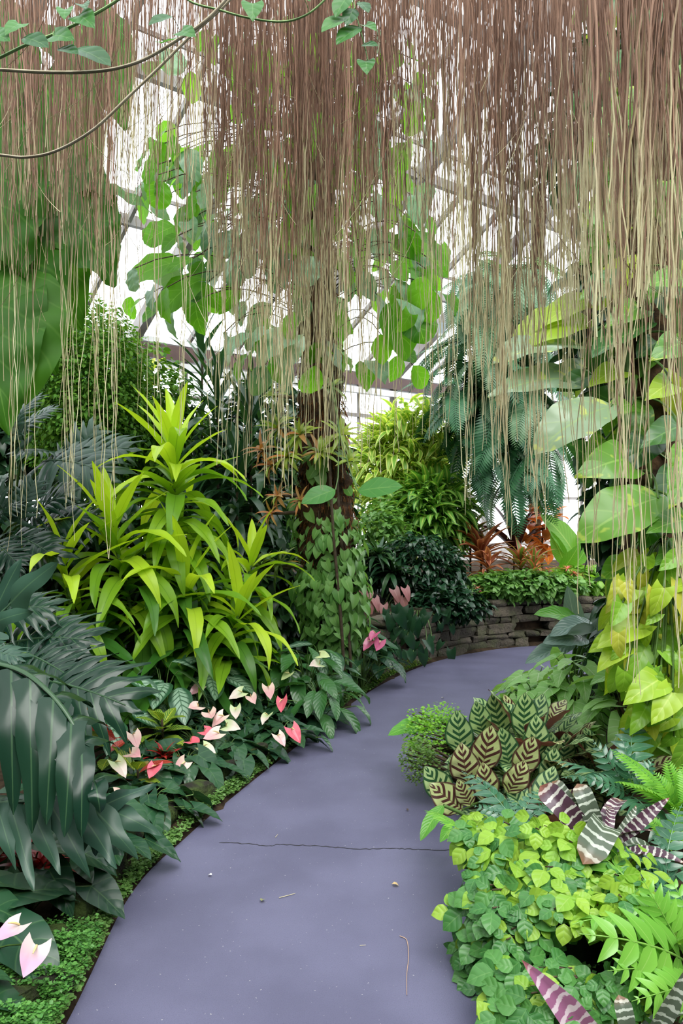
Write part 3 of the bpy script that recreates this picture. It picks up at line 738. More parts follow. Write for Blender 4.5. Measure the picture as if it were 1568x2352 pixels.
# ================================================================== low planting along the left edge
M_ANTH = leaf_mat('anthurium_leaf', (.014, .050, .026), (.026, .080, .032), (.06, .13, .05), .12, .28, .42, veins=14, ribw=.025, tboost=2)
hs = [blade(.165, .066, 'heart', 9, 3, .55, 1, .22, .04, 5, .26), blade(.18, .062, 'heart', 9, 3, .9, 1, .18, .05, 6, .28, ph=1), blade(.15, .062, 'heart', 9, 3, .3, 1, .28, .03, 5, .26, ph=2)]
K_ANTH = Kind('anthurium_leaf', hs, M_ANTH)
SP = [leaf_mat('pale_pink_spathe', (.74, .36, .40), (.80, .50, .50), (.70, .30, .34), .25, .22, .6, 'blush', (.82, .62, .54), tboost=1.0),
      leaf_mat('white_spathe', (.80, .66, .60), (.82, .74, .66), None, .3, .25, .6, 'blush', (.55, .68, .35), tboost=1.0),
      leaf_mat('hot_pink_spathe', (.80, .13, .20), (.85, .22, .28), None, .25, .2, .6, tboost=1.0),
      leaf_mat('greenish_spathe', (.62, .72, .34), (.72, .80, .48), None, .3, .3, tboost=1.0),
      leaf_mat('magenta_spathe', (.55, .10, .24), (.62, .18, .30), None, .25, .2, .6, tboost=1.0), leaf_mat('lilac_spathe', (.60, .32, .46), (.64, .38, .50), None, .2, .25, .5, 'blush', (.62, .50, .48), tboost=.9)]
K_SP = Kind('spathe', [blade(.115, .052, 'heart', 9, 3, -.35, 1, .28, .04, 4, .30), blade(.12, .05, 'heart', 9, 3, .3, 1, .35, .05, 5, .30, ph=1)], SP)
M_SPADIX = plain('spadix_yellow', (.62, .50, .22), .5); sd_ = MB(); sd_.add(*tube(np.array([(.0, 0, .004), (.012, 0, .022), (.026, 0, .038), (.040, 0, .050)]), [.004, .0048, .004, .0015], 7)); ME_SPADIX = sd_.mesh('spadix', M_SPADIX)
FLOWERS = [(305, 1687, 4.7, 0), (265, 1750, 4.45, 1), (300, 1731, 4.5, 0), (358, 1759, 4.65, 2), (425, 1750, 4.85, 0), (469, 1680, 5.25, 2), (437, 1703, 5.05, 2), (465, 1717, 5.05, 1), (455, 1623, 5.45, 0), (480, 1637, 5.4, 0), (513, 1644, 5.4, 0),
           (541, 1625, 5.55, 1), (556, 1590, 5.75, 1), (576, 1600, 5.75, 0), (615, 1578, 5.95, 0), (649, 1606, 5.75, 2), (615, 1643, 5.55, 1), (637, 1689, 5.35, 0), (669, 1673, 5.45, 2), (503, 1684, 5.2, 0), (460, 1578, 5.8, 0), (262, 1826, 4.2, 0), (520, 1668, 5.3, 1), (245, 1880, 4.05, 0)]
PLANTS = [((-1.00, 4.15), 'anthurium with pale flowers low beside the big split philodendron leaf'), ((-1.17, 4.55), 'anthurium with white and pink flowers just below the red croton leaf'), ((-.93, 4.75), 'anthurium with one bright pink flower close to the mossy path edge'), ((-1.2, 4.95), 'anthurium with a broad blush flower in front of the patterned leaves'),
          ((-.72, 5.05), 'anthurium holding a pale pink flower at the very edge of the path'), ((-.95, 5.25), 'anthurium with a pair of hot pink flowers in the middle of the row'), ((-.92, 5.65), 'anthurium with several blush flowers crowded together behind the hot pink pair'), ((-.60, 5.55), 'anthurium with small white flower, between the blush group and the path'),
          ((-.42, 5.45), 'anthurium with a salmon flower overhanging the path edge'), ((-.72, 6.0), 'anthurium with white flowers at the back of the row'), ((-.42, 5.95), 'anthurium with a single hot pink flower near the end of the row'), ((-.24, 6.1), 'leafy anthurium without flowers last before the trunk')]
def anthurium(base2, label, n, seed, spread=.22, height=.30, flowers=(), kind=K_ANTH, name='anthurium', cat='anthurium', sc=(.75, 1.15), mat=0, stalk=M_STEM, spk=1.0):
    rg = random.Random(seed); x, y = base2; base = np.array((x, y, gz(x, y))); root = thing(name, label, cat, base); ms = MB()
    for i in range(n):
        a = i * GA + rg.uniform(-.3, .3); f = (i + .5) / n; r = spread * (1.05 - .75 * f) * rg.uniform(.8, 1.2); h = height * (.45 + .6 * f) * rg.uniform(.8, 1.15)
        p = np.array((math.cos(a) * r, math.sin(a) * r, h)); ms.add(*tube(bez((0, 0, -.02), (p[0] * .3, p[1] * .3, h * .95), p, 6), .0035, 4))
        kind.add(rg, root, p, rot(a + rg.uniform(-.5, .5), rg.uniform(-.75, -.1) + .3 * f, rg.uniform(-.35, .35)), rg.uniform(*sc), mat)
    for px, py, Y, m in flowers:
        p = at(px, py, Y - .24) - base
        ms.add(*tube(bez((0, 0, 0), (p[0] * .4, p[1] * .4, p[2] * .7), p, 7), .003, 5))
        s_ = rg.uniform(.72, .95) * spk
        o = K_SP.add(rg, root, p, facing((rg.uniform(-.9, .9), -.45, rg.uniform(-.75, .1)), (rg.uniform(-.5, .5), -.6, .7)), s_, m, name='spathe', label=['pale pink flower spathe', 'white flower spathe', 'hot pink flower spathe', 'greenish white flower spathe', 'magenta flower spathe', 'lilac-pink flower spathe'][m])
        put('spadix', ME_SPADIX, o)
    ms.obj('stem', stalk, root)
    return root
own = {i: [] for i in range(len(PLANTS))}
for fl in FLOWERS:
    p = at(*fl[:3]); own[min(own, key=lambda i: (PLANTS[i][0][0] - p[0]) ** 2 + (PLANTS[i][0][1] - p[1] - .05) ** 2)].append(fl)
for i, (b2, lab) in enumerate(PLANTS):
    if i in (11,) or own[i]: l2 = lab
    else: l2 = lab.replace('anthurium', 'leafy dark anthurium', 1)
    anthurium(b2, l2, 26, 100 + i, .25, .135, own[i])
# near left corner
near = [((-1.28, 2.75), 'near anthurium with two large lilac-pink flowers at the bottom of the left bed', [(45, 2125, 2.75, 5), (84, 2172, 2.7, 5)], 15, 1.25), ((-1.22, 3.15), 'near dark anthurium under the split philodendron, without flowers', [], 15, 1.1), ((-1.08, 3.55), 'dark anthurium by the moss below the grey-green lobed leaves', [], 15, 1.05), ((-1.3, 2.4), 'lowest dark anthurium in the very corner of the left bed', [], 12, 1.1), ((-1.5, 3.5), 'dark anthurium in shade behind the grey-green lobed leaves', [], 14, 1.1)]
for i, (b2, lab, fl, n, s_) in enumerate(near): anthurium(b2, lab, n, 130 + i, .22, .26, fl, sc=(1.0 * s_, 1.3 * s_), spk=.95)
# peace lilies and the anthuriums past the trunk
K_PEACE = Kind('peace_lily_leaf', [blade(.27, .055, 'oval', 10, 2, 1.0, 1, .25, .05, 7), blade(.25, .05, 'oval', 10, 2, .6, 1, .25, .05, 6)], leaf_mat('peace_lily_leaf', (.030, .11, .03), (.05, .15, .04), None, .2, .26, .6, veins=22, tboost=1.8))
anthurium((-.28, 6.35), 'peace lily with a white-green flower in front of the trunk base', 26, 140, .26, .48, [(735, 1505, 6.3, 3), (733, 1525, 6.3, 1)], K_PEACE, 'peace_lily', 'peace lily')
anthurium((-.50, 6.45), 'peace lily with a yellow-green flower between the dracaenas and trunk', 24, 141, .26, .45, [(665, 1547, 6.3, 3)], K_PEACE, 'peace_lily', 'peace lily')
anthurium((-.16, 6.0), 'leafy peace lily spilling towards the path edge below the trunk', 24, 142, .24, .33, [], K_PEACE, 'peace_lily', 'peace lily')
anthurium((.18, 7.15), 'magenta anthurium with dark leaves just past the trunk', 22, 143, .25, .55, [(862, 1455, 7.0, 4), (873, 1472, 7.0, 4), (850, 1473, 7.0, 4)])
anthurium((.30, 7.45), 'dark leafy anthurium past the trunk, beside the moss cushion', 20, 144, .22, .40, [])
# silvery patterned leaves
M_SILV = leaf_mat('silver_patterned_leaf', (.020, .075, .035), (.03, .09, .04), (.03, .10, .04), .15, .3, .5, 'silver', (.22, .34, .24), tboost=1.6)
K_SILV = Kind('aglaonema_leaf', [blade(.30, .075, 'oval', 12, 3, .7, 1, .25, .04, 6), blade(.28, .075, 'oval', 12, 3, .35, 1, .2, .05, 6)], M_SILV)
for i, (b2, lab, n) in enumerate([((-1.22, 5.5), 'silver-patterned aglaonema below the hanging dracaena leaves', 18), ((-.98, 5.95), 'silver-patterned aglaonema at the back behind the blush flowers', 18), ((-.55, 6.75), 'silver-patterned aglaonema beside the lowest dracaena', 18), ((-.15, 6.75), 'dull patterned aglaonema against the foot of the trunk', 16), ((-1.45, 5.2), 'dark patterned aglaonema next to the croton', 16)]):
    anthurium(b2, lab, n, 150 + i, .2, .46, [], K_SILV, 'aglaonema', 'aglaonema')
K_BIG = Kind('rubbery_leaf', [blade(.32, .10, 'oval', 12, 3, .3, 1, .3, .02, 5)], leaf_mat('rubbery_leaf', (.05, .17, .02), (.06, .2, .025), None, .3, .3, tboost=1.5))
b = np.array((-1.22, 5.35, 0)); b[2] = gz(b[0], b[1]); root = thing('rubber_plant', 'small plant with plain oval mid-green leaves under the dracaena', 'rubber plant', b); rg = random.Random(3)
for bx, by, tx, ty, N in [(300, 1650, 305, 1540, (.2, -1, .1)), (310, 1655, 345, 1570, (.4, -.9, .2)), (300, 1650, 350, 1600, (.1, -.8, .6)), (300, 1660, 250, 1610, (-.2, -.8, .5))]: K_BIG.lay(rg, root, at(bx, by, 5.2), at(tx, ty, 5.15), N, org=b)
ms = MB(); ms.add(*tube(bez((0, 0, 0), (0, 0, .1), at(303, 1652, 5.2) - b, 6), .006, 5)); ms.obj('stem', M_STEM, root)
# crotons
CR = [leaf_mat('croton_red', (.20, .015, .015), (.32, .03, .02), (.75, .20, .12), .2, .3, .6, 'netting', (.55, .08, .05)), leaf_mat('croton_orange', (.70, .30, .06), (.62, .20, .05), (.7, .5, .1), .3, .35, .5, tboost=1.1), leaf_mat('croton_yellow_green', (.05, .15, .02), (.10, .2, .02), (.6, .6, .06), .25, .3, .6, 'netting', (.50, .52, .06))]
K_CROT = Kind('croton_leaf', [blade(.20, .048, 'oval', 9, 2, .7, 1, .2, .04, 5), blade(.18, .045, 'oval', 9, 2, .3, 1, .25, .05, 5)], CR)
def croton(b2, label, leaves, seed, n, h, cat='croton', mats=(2, 2, 0), spread=.12, kind=None, name='croton', z=None):
    rg = random.Random(seed); base = np.array((b2[0], b2[1], gz(*b2) if z is None else z)); root = thing(name, label, cat, base); K = kind or K_CROT; ms = MB()
    for bx, by, tx, ty, Y, N, m in leaves: K.lay(rg, root, at(bx, by, Y), at(tx, ty, Y - .05), N, m, org=base)
    ms.add(*tube(np.array([(0, 0, -.02), (.01, 0, h * .5), (0, .01, h)]), .008, 5))
    for i in range(n):
        f = (i + .5) / n; a = i * GA; K.add(rg, root, np.array((math.cos(a) * .015, math.sin(a) * .015, h * (.25 + .75 * f))), rot(a, -.4 + 1.2 * f + rg.uniform(-.2, .2), rg.uniform(-.3, .3)), rg.uniform(.75, 1.1), rg.choice(mats))
    ms.obj('stem', M_BROWNSTEM, root)
    return root
croton((-1.32, 4.55), 'croton with one large red-veined leaf and orange young leaves by the split philodendron', [(200, 1665, 265, 1700, 4.45, (.1, -.8, .6), 0), (165, 1620, 215, 1605, 4.5, (0, -.8, .5), 1), (160, 1635, 210, 1625, 4.5, (0, -.7, .7), 1), (165, 1640, 150, 1600, 4.5, (-.2, -.8, .4), 0), (205, 1680, 235, 1715, 4.4, (.1, -.8, .6), 2), (175, 1640, 175, 1590, 4.55, (.1, -.9, .2), 2)], 160, 6, .26)
croton((-1.12, 4.4), 'small yellow-flecked croton among the anthurium flowers', [], 161, 11, .16, mats=(2, 2, 2, 0))
croton((-1.12, 5.0), 'narrow green and yellow croton behind the blush flowers', [], 162, 16, .24, mats=(2,))
# dark red bromeliads under the philodendron
K_RED = Kind('red_bromeliad_leaf', [blade(.20, .018, 'strap', 8, 1, .9, 1, .3), blade(.18, .018, 'strap', 8, 1, .4, 1, .3)], leaf_mat('deep_red_leaf', (.22, .008, .012), (.35, .02, .02), None, .15, .3, .6))
for i, (px, py, Y, lab) in enumerate([(95, 1990, 3.15, 'deep red bromeliad glowing in shade under the lobed philodendron leaf'), (20, 1960, 3.1, 'deep red bromeliad at the edge under the arching philodendron'), (375, 1740, 4.7, 'small dark red bromeliad among the anthurium leaves')]):
    rosette('red_bromeliad', lab, 'bromeliad', at(px, py + 12, Y), 18, K_RED, 170 + i, (1.2, .2), (.7, 1.0))

# mossy edging stones, creeping groundcover
rg = random.Random(8)
t = Nt('mossy_rock'); oc = t.objco(); c = t.mix(t.step(t.noise(9, 4, oc), .4, .62), (.022, .02, .016), (.045, .07, .018)); M_ROCK = t.end(t.princ(c, .95, .15, 0, t.bump(t.noise(45, 4, oc), 1.0, .02)))
spots = ['at the bottom corner of the left bed', 'second from the bottom of the left bed edge', 'beside the creeping plant below the dark anthurium', 'under the grey-green lobed leaves', 'level with the crack in the path', 'just past the crack in the path', 'below the pale flowers of the row', 'under the middle of the anthurium row', 'beneath the salmon anthurium flower', 'at the end of the anthurium row', 'beside the peace lily', 'at the foot of the trunk', 'just past the trunk', 'at the moss cushion by the stone wall']
for i, Y in enumerate([2.55, 2.85, 3.15, 3.45, 3.75, 4.05, 4.35, 4.7, 5.05, 5.4, 5.8, 6.3, 6.9, 7.5]):
    p = edge_point(EDGE_L, Y, rg.uniform(.16, .22)); l = rg.uniform(.18, .30)
    Vs, Fs, _ = stone_shape(rg, l, rg.uniform(.12, .16), rg.uniform(.09, .15), .3); mb = MB(); mb.add(Vs @ rot(rg.uniform(.8, 1.6), 0).T, Fs)
    o = mb.obj('edging_stone', M_ROCK); o.location = (p[0], p[1], .045); tag(o, 'dark mossy edging stone ' + spots[i], 'stone', 'mossy stones edging the left bed')
g0 = [blade(.016, .008, 'round', 2, 1, .3, 1, .1), blade(.014, .007, 'round', 2, 1, .5, 1, .1)]
def cover(name, label, pts, mat, seed, shapes=g0, sc=(.7, 1.4), el=(-.2, .7)):
    r = np.random.default_rng(seed); n = len(pts); k = r.integers(0, len(shapes), n); mb = MB()
    for v in range(len(shapes)):
        ix = np.nonzero(k == v)[0]; mb.many(shapes[v], np.array([rot(r.uniform(0, 6.28), r.uniform(*el), r.normal(0, .4)) * r.uniform(*sc) for _ in ix]), pts[ix])
    o = mb.obj(name, mat); return tag(o, label, 'groundcover', kind='stuff')
r = np.random.default_rng(4); P = []
while len(P) < 13000:
    Y = 2.3 + 6.2 * r.random() ** 1.4; wd = .075 if Y > 3.2 else .075 + .2 * (3.2 - Y); w = abs(r.normal(0, wd * .5)); q = edge_point(EDGE_L, Y + r.normal(0, .03), w + .01 * r.random())
    if math.sin(Y * 9) + math.sin(Y * 23 + 1) < -1.1 and r.random() < .8: continue
    P.append((q[0] + r.normal(0, .004), q[1] + r.normal(0, .004), max(.004, gz(q[0], q[1])) + .012 + .030 * r.random() * min(1, w / .05 + .3)))
cover('creeping_groundcover', 'tiny round-leaved creeping groundcover along the left edge of the path', np.array(P), leaf_mat('creeper_leaf', (.06, .15, .03), (.13, .25, .06), None, .25, .45), 5)
P = []
for _ in range(6500):
    Y = r.uniform(2.3, 2.95); q = edge_point(EDGE_L, Y, abs(r.normal(.12, .08))); P.append((q[0], q[1], .05 + .07 * r.random() + .03 * math.sin(30 * Y)))
cover('baby_tears_groundcover', 'soft bright clump of baby tears filling the bottom left corner by the path', np.array(P), leaf_mat('baby_tears_leaf', (.06, .20, .04), (.12, .30, .06), None, .25, .45), 6, sc=(.6, 1.2))
P = []
for _ in range(5200):
    Y = r.uniform(7.35, 8.35); w = r.random() * .34; q = edge_point(EDGE_L, Y, w); P.append((q[0], q[1], .015 + .17 * math.sin(PI * min(1, w / .36 + .05)) * math.sin(PI * (Y - 7.3) / 1.1) ** .6 * r.uniform(.85, 1)))
cover('moss_cushion', 'bright green cushion of moss between the path and the stone wall', np.array(P), leaf_mat('moss_leaf', (.10, .20, .015), (.17, .28, .02), None, .2, .7), 7, sc=(.6, 1.1))
# ================================================================== the vine-clad tree in the middle
TB = np.array((-.02, 7.0, 0.0)); TB[2] = gz(-.02, 7.0) - .02
tl = [TB, np.array((-.06, 7.0, .7)), np.array((-.13, 7.05, 1.5)), np.array((-.17, 7.1, 2.3)), np.array((-.20, 7.1, 3.2)), np.array((-.22, 7.1, 4.4)), np.array((-.25, 7.1, 6.2))]
TL = spline(tl, 60); TRAD = np.interp(TL[:, 2], [0, .3, .8, 1.4, 2.0, 3.0, 6.2], [.10, .12, .17, .23, .20, .16, .12])
def trunk_mesh(line, rad, seed, sides=18, amp=.18):
    V, F, U = tube(line, rad, sides); r = np.random.default_rng(seed); n = len(line); c = np.repeat(line, sides + 1, 0)
    k = r.normal(0, 1, (n, sides + 1)); k[:, -1] = k[:, 0]; k = (k + np.roll(k, 1, 0) + np.roll(k, 1, 1)) / 2; k[:, -1] = k[:, 0]
    return c + (V - c) * (1 + amp * k.reshape(-1, 1)), F, U
tree = thing('vine_clad_tree', 'dark fibrous tree trunk clad in vines in the middle of the left bed', 'tree', TB)
mb = MB(); mb.add(*trunk_mesh(TL - TB, TRAD, 3)); mb.obj('trunk', M_BARK, tree)
M_MOSS = plain('rusty_moss', (.20, .075, .025), 1.0, .05, (.09, .045, .02), 30, 1.0)
mb = MB(); r = np.random.default_rng(9)
for _ in range(900):
    i = int(np.clip(r.normal(26, 9), 2, 58)); a = r.uniform(PI, 2 * PI); p = TL[i] - TB; d = np.array((math.cos(a), math.sin(a), r.uniform(-.6, .4))); rr = TRAD[i] * r.uniform(.95, 1.15)
    q = p + np.array((d[0] * rr, d[1] * rr, r.uniform(-.05, .05))); mb.add(*tube(bez(q, q + d * .03, q + d * .035 + np.array((0, 0, -.06)), 4), .0035, 3))
mb.obj('moss_tuft', M_MOSS, tree)
# small heart-leaved vine up the trunk
M_IVY = leaf_mat('ivy_leaf', (.085, .22, .045), (.17, .33, .09), (.26, .40, .14), .28, .36, .4)
iv = [blade(.085, .038, 'heart', 5, 2, .5, 1, .2, 0, 0, .26), blade(.07, .032, 'heart', 5, 2, .8, 1, .25, 0, 0, .26)]
vine = thing('heart_leaf_vine', 'small heart-leaved vine wrapped around the lower half of the dark trunk', 'vine', TB + np.array((0, 0, .02))); org = TB + np.array((0, 0, .02))
Ms, Ps = [], []; mb = MB(); ms = MB()
for k in range(560):
    z = np.clip(r.normal(.85, .38) if k % 4 else r.uniform(.15, 2.1), .08, 2.3); i = int(np.argmin(abs(TL[:, 2] - z))); a = r.uniform(.95 * PI, 2.05 * PI); rad = TRAD[i] * r.uniform(1.0, 1.35) + .02 + (.10 * r.random() if .5 < z < 1.05 else 0)
    p = TL[i] - org + np.array((math.cos(a) * rad, math.sin(a) * rad, z - TL[i][2] + r.normal(0, .03)))
    out = np.array((math.cos(a), math.sin(a), .35)); dn = np.array((r.normal(0, .5), 0, -1)) + out * .35
    Ms.append(facing(dn, out + r.normal(0, .25, 3)) * r.uniform(.85, 1.55)); Ps.append(p)
Ms, Ps = np.array(Ms), np.array(Ps); h = len(Ps) // 2; mb.many(iv[0], Ms[:h], Ps[:h]); mb.many(iv[1], Ms[h:], Ps[h:]); mb.obj('foliage', M_IVY, vine)
for k in range(14):
    a0 = r.uniform(PI, 2 * PI); pts = []
    for z in np.linspace(.05, r.uniform(1.2, 2.2), 14):
        i = int(np.argmin(abs(TL[:, 2] - z))); a0 += r.normal(.06, .2); pts.append(TL[i] - org + np.array((math.cos(a0), math.sin(a0), 0)) * TRAD[i] * 1.08)
    ms.add(*tube(np.array(pts), .006, 5))
ms.obj('stem', M_BROWNSTEM, vine)
# epiphytic bromeliads and orchids on the trunk
EP = [leaf_mat('epiphyte_green', (.16, .26, .03), (.28, .34, .05), None, .3, .35, pat='tipbrown', pc=(.35, .12, .03)), leaf_mat('epiphyte_orange', (.42, .16, .05), (.30, .18, .05), None, .3, .4, pat='tipbrown', pc=(.25, .06, .03)), leaf_mat('epiphyte_dark', (.05, .10, .03), (.10, .14, .04), None, .2, .35)]
K_EPI = Kind('epiphyte_leaf', [blade(.20, .013, 'strap', 7, 1, 1.2, 1, .3), blade(.17, .014, 'strap', 7, 1, .6, 1, .3), blade(.15, .016, 'strap', 6, 1, 1.6, 1, .2)], EP)
def epi(px, py, Y, n, sc, mt, seed, label):
    rg = random.Random(seed); p = at(px, py, Y); root = thing('tillandsia', label, 'air plant', p, 'air plants on the trunk')
    c_ = TL[int(np.argmin(abs(TL[:, 2] - p[2])))]; out = p - c_; out[2] = 0; out /= np.linalg.norm(out) + 1e-6; a = math.atan2(out[1], out[0])
    tilt = rot(a, -.1) @ rot(0, -PI / 2 + .75)  # its axis leans out of the bark
    tilt = facing(out + np.array((0, 0, .9)), np.array((0, 0, 1.))) @ rot(0, -PI / 2)
    for i in range(n):
        f = i / n; K_EPI.add(rg, root, np.array((0, 0, 0)), tilt @ rot(i * GA, .1 + 1.15 * f + rg.uniform(-.15, .15)), sc * rg.uniform(.75, 1.15), mt if rg.random() < .75 else rg.randrange(3))
    mb = MB(); mb.add(*tube(np.array([(c_ - p) * .4, (c_ - p) * .15, (0, 0, 0)]), [.02, .015, .008], 6)); mb.obj('stem', M_BROWNSTEM, root)
for k, a in enumerate([(640, 985, 6.75, 22, 1.2, 0, 'broad yellow-green air plant high on the trunk near the dark corn plant'), (605, 1035, 6.8, 20, 1.15, 1, 'orange-tinted air plant sticking out furthest from the trunk'), (690, 1000, 6.72, 20, 1.2, 0, 'yellow-green air plant on the front of the trunk under the hanging roots'), (660, 1050, 6.7, 20, 1.1, 0, 'green air plant below the broad yellow-green one'),
        (735, 1040, 6.72, 20, 1.15, 0, 'green air plant in the middle of the trunk front'), (780, 1000, 6.75, 20, 1.2, 0, 'bright green air plant on the far side of the trunk front'), (625, 1070, 6.75, 16, 1.0, 1, 'rusty air plant under the orange-tinted one'), (630, 910, 6.85, 16, 1.0, 0, 'small topmost air plant beside the hanging roots'),
        (640, 1140, 6.75, 14, .9, 1, 'brownish air plant below the rusty one'), (625, 1180, 6.75, 13, .9, 1, 'lower brownish air plant beside the short lime dracaena'), (690, 1150, 6.72, 14, .9, 1, 'brown-tipped air plant on bare orange bark'), (600, 1305, 6.6, 18, 1.1, 2, 'dark air plant beside the short lime dracaena head'), (645, 1300, 6.65, 18, 1.1, 2, 'dark air plant on the trunk among the heart-shaped leaves'), (800, 1060, 6.75, 16, 1.0, 0, 'green air plant on the path side of the trunk'), (760, 890, 6.8, 16, 1.0, 2, 'dark air plant high up in the shade of the trunk')]):
    epi(*a[:6], 200 + k, a[6])

# broad-leaved climber covering the top of the tree
CLM = [leaf_mat('climber_leaf', (.055, .17, .014), (.11, .27, .02), (.15, .30, .05), .55, .4, .3, veins=15, tboost=2.3, ribw=.02), leaf_mat('climber_leaf_glaucous', (.10, .20, .125), (.16, .27, .17), (.22, .33, .18), .32, .33, .6, veins=15, tboost=2.0, ribw=.02)]
cs = [blade(.40, .13, 'oval', 12, 3, .6, 1, .12, .06, 6), blade(.36, .16, 'heart', 12, 3, .9, 1, .10, .07, 6, .18), blade(.42, .125, 'oval', 12, 3, 1.1, 1, .15, .06, 7), blade(.34, .155, 'round', 12, 3, .5, 1, .05, .08, 6, .05)]
K_CLIMB = Kind('climber_leaf', cs, CLM)
cb = np.array((-.12, 7.25, 0)); cb[2] = gz(cb[0], cb[1]); climber = thing('broad_leaf_climber', 'broad-leaved climber whose backlit round leaves crown the dark trunk behind the roots', 'climber', cb)
rg = random.Random(77); ms = MB()
REG = [((350, 1000), (60, 340), 85), ((330, 700), (330, 620), 115), ((640, 980), (330, 640), 80), ((300, 480), (600, 720), 14), ((480, 680), (640, 850), 20), ((860, 960), (600, 850), 16), ((960, 1035), (560, 680), 8), ((700, 860), (620, 840), 22), ((560, 800), (0, 300), 26)]
cnt = 0
for (x0, x1), (y0, y1), n in REG:
    for _ in range(n):
        px, py = rg.uniform(x0, x1), rg.uniform(y0, y1)
        if 245 < px < 385 and 470 < py < 600: continue
        Y = rg.uniform(6.3, 7.7); p = at(px, py, Y); a = rg.uniform(0, 2 * PI); side = 1 if px > 730 else -1
        X = np.array((rg.uniform(-.7, .7) + .35 * side, rg.uniform(-.6, .3), -rg.uniform(.35, 1.1))); N = np.array((rg.uniform(-.6, .6) + .2 * side, -rg.uniform(.2, .9), rg.uniform(.2, .9)))
        K_CLIMB.add(rg, climber, p - cb, facing(X, N), rg.uniform(.5, .85), 1 if rg.random() < (.55 if px < 720 and py > 400 else .3) else 0)
        i = int(np.argmin(abs(TL[:, 2] - p[2] + .1))); c_ = TL[i]
        if cnt % 2 == 0: ms.add(*tube(bez(c_ - cb, (c_ * .4 + p * .6) - cb + np.array((0, 0, .45)), p - cb, 8), .0045, 4))
        cnt += 1
for bx, by, tx, ty, Y, N, m, v in [(660, 770, 590, 850, 6.4, (-.3, -.7, .6), 1, 1), (665, 780, 650, 860, 6.4, (.2, -.8, .5), 1, 1), (575, 765, 515, 820, 6.4, (-.2, -.6, .8), 1, 0), (540, 480, 465, 545, 6.5, (-.4, -.4, .8), 1, 2), (575, 575, 520, 640, 6.4, (-.3, -.5, .8), 1, 2), (420, 600, 290, 650, 6.9, (-.2, -.7, .4), 0, 0), (470, 640, 370, 730, 6.9, (-.2, -.8, .3), 0, 2), (400, 520, 330, 560, 7.0, (-.1, -.8, .3), 0, 3), (920, 560, 1030, 640, 6.9, (.2, -.8, .3), 0, 2), (900, 690, 930, 830, 6.8, (.2, -.9, .2), 0, 0), (940, 700, 975, 790, 6.8, (.2, -.9, .2), 0, 3), (720, 590, 690, 660, 6.4, (0, -.8, .6), 1, 3)]:
    K_CLIMB.lay(rg, climber, at(bx, by, Y), at(tx, ty, Y - .05), N, m, v, org=cb)
for k in range(3):
    ms.add(*tube(TL[4:58] - cb + np.array((.16 * math.cos(k * 2 + 3.5), -.12 - .1 * k, 0)), .014, 5))
ms.obj('stem', M_BROWNSTEM, climber)
# two lone leaves dangling in front of the trunk
K_LONE = Kind('lone_leaf', [blade(.30, .088, 'oval', 12, 3, .35, 1, .12, .03, 5), blade(.33, .095, 'oval', 12, 3, .3, 1, .12, .03, 5)], leaf_mat('lone_leaf', (.06, .21, .045), (.07, .23, .05), (.14, .30, .08), .35, .38, .4, veins=14, tboost=1.5))
for k, (bx, by, tx, ty, lab) in enumerate([(770, 1125, 692, 1157, 'flat oval leaf dangling singly in front of the air plants'), (822, 1128, 925, 1118, 'broad oval leaf dangling singly beside the trunk above the far path')]):
    p = at(bx, by, 6.2); root = thing('vine_shoot', lab, 'vine', p, None); K_LONE.lay(rg, root, p, at(tx, ty, 6.1), (.05, -.75, .6), 0, k, org=p)
    mb = MB(); mb.add(*tube(np.array([(0, 0, 0), (.02, .1, .1), (.03, .35, .5), (-.05, .75, 1.2)]) if k == 0 else np.array([(0, 0, 0), (-.04, .1, .1), (-.15, .35, .5), (-.25, .7, 1.2)]), .005, 5)); mb.obj('stem', M_STEM, root)

# ================================================================== raised bed beyond the path
RZ = .57
def rb(px, Y, z=RZ): return np.array(((px - 784) / F_PX * Y, Y, z))
M_VAR = leaf_mat('variegated_leaf', (.18, .38, .05), (.32, .50, .08), None, .38, .35, pat='edge', pc=(.66, .70, .22), tboost=1.4)
vs = [blade(.26, .034, 'lance', 6, 2, .8, 1, .25), blade(.24, .032, 'lance', 6, 2, 1.2, 1, .2)]
bush('variegated_dracaena', 'bright yellow-edged shrub towering above the stone wall beside the trunk', 'shrub', rb(930, 11.0), at(935, 1075, 11.0), (.78, .5, .95), 2300, vs, M_VAR, 301, .3, (-.7, .9), (.8, 1.5), nst=12, lumps=9)
bush('song_of_india', 'lower bright variegated shrub with arching leaves over the dark bush', 'shrub', rb(990, 10.4), at(985, 1180, 10.4), (.55, .45, .5), 1400, vs, leaf_mat('variegated_leaf_green', (.07, .23, .035), (.14, .33, .05), None, .35, .35, pat='stripe', pc=(.40, .52, .12), tboost=1.4), 302, .3, (-.7, .9), (.8, 1.4), nst=10, lumps=6)
M_DKB = leaf_mat('dark_bush_leaf', (.010, .042, .020), (.025, .075, .032), None, .12, .26, .6)
bush('dark_bush', 'dense dark glossy bush spilling over the stone wall past the trunk', 'shrub', rb(950, 9.6), at(955, 1315, 9.3), (.62, .45, .42), 2300, [blade(.12, .026, 'lance', 5, 1, .7, 1, .2), blade(.10, .025, 'lance', 5, 1, 1.0, 1, .2)], M_DKB, 303, .5, (-1.0, .3), (.8, 1.3), nst=8, lumps=8)
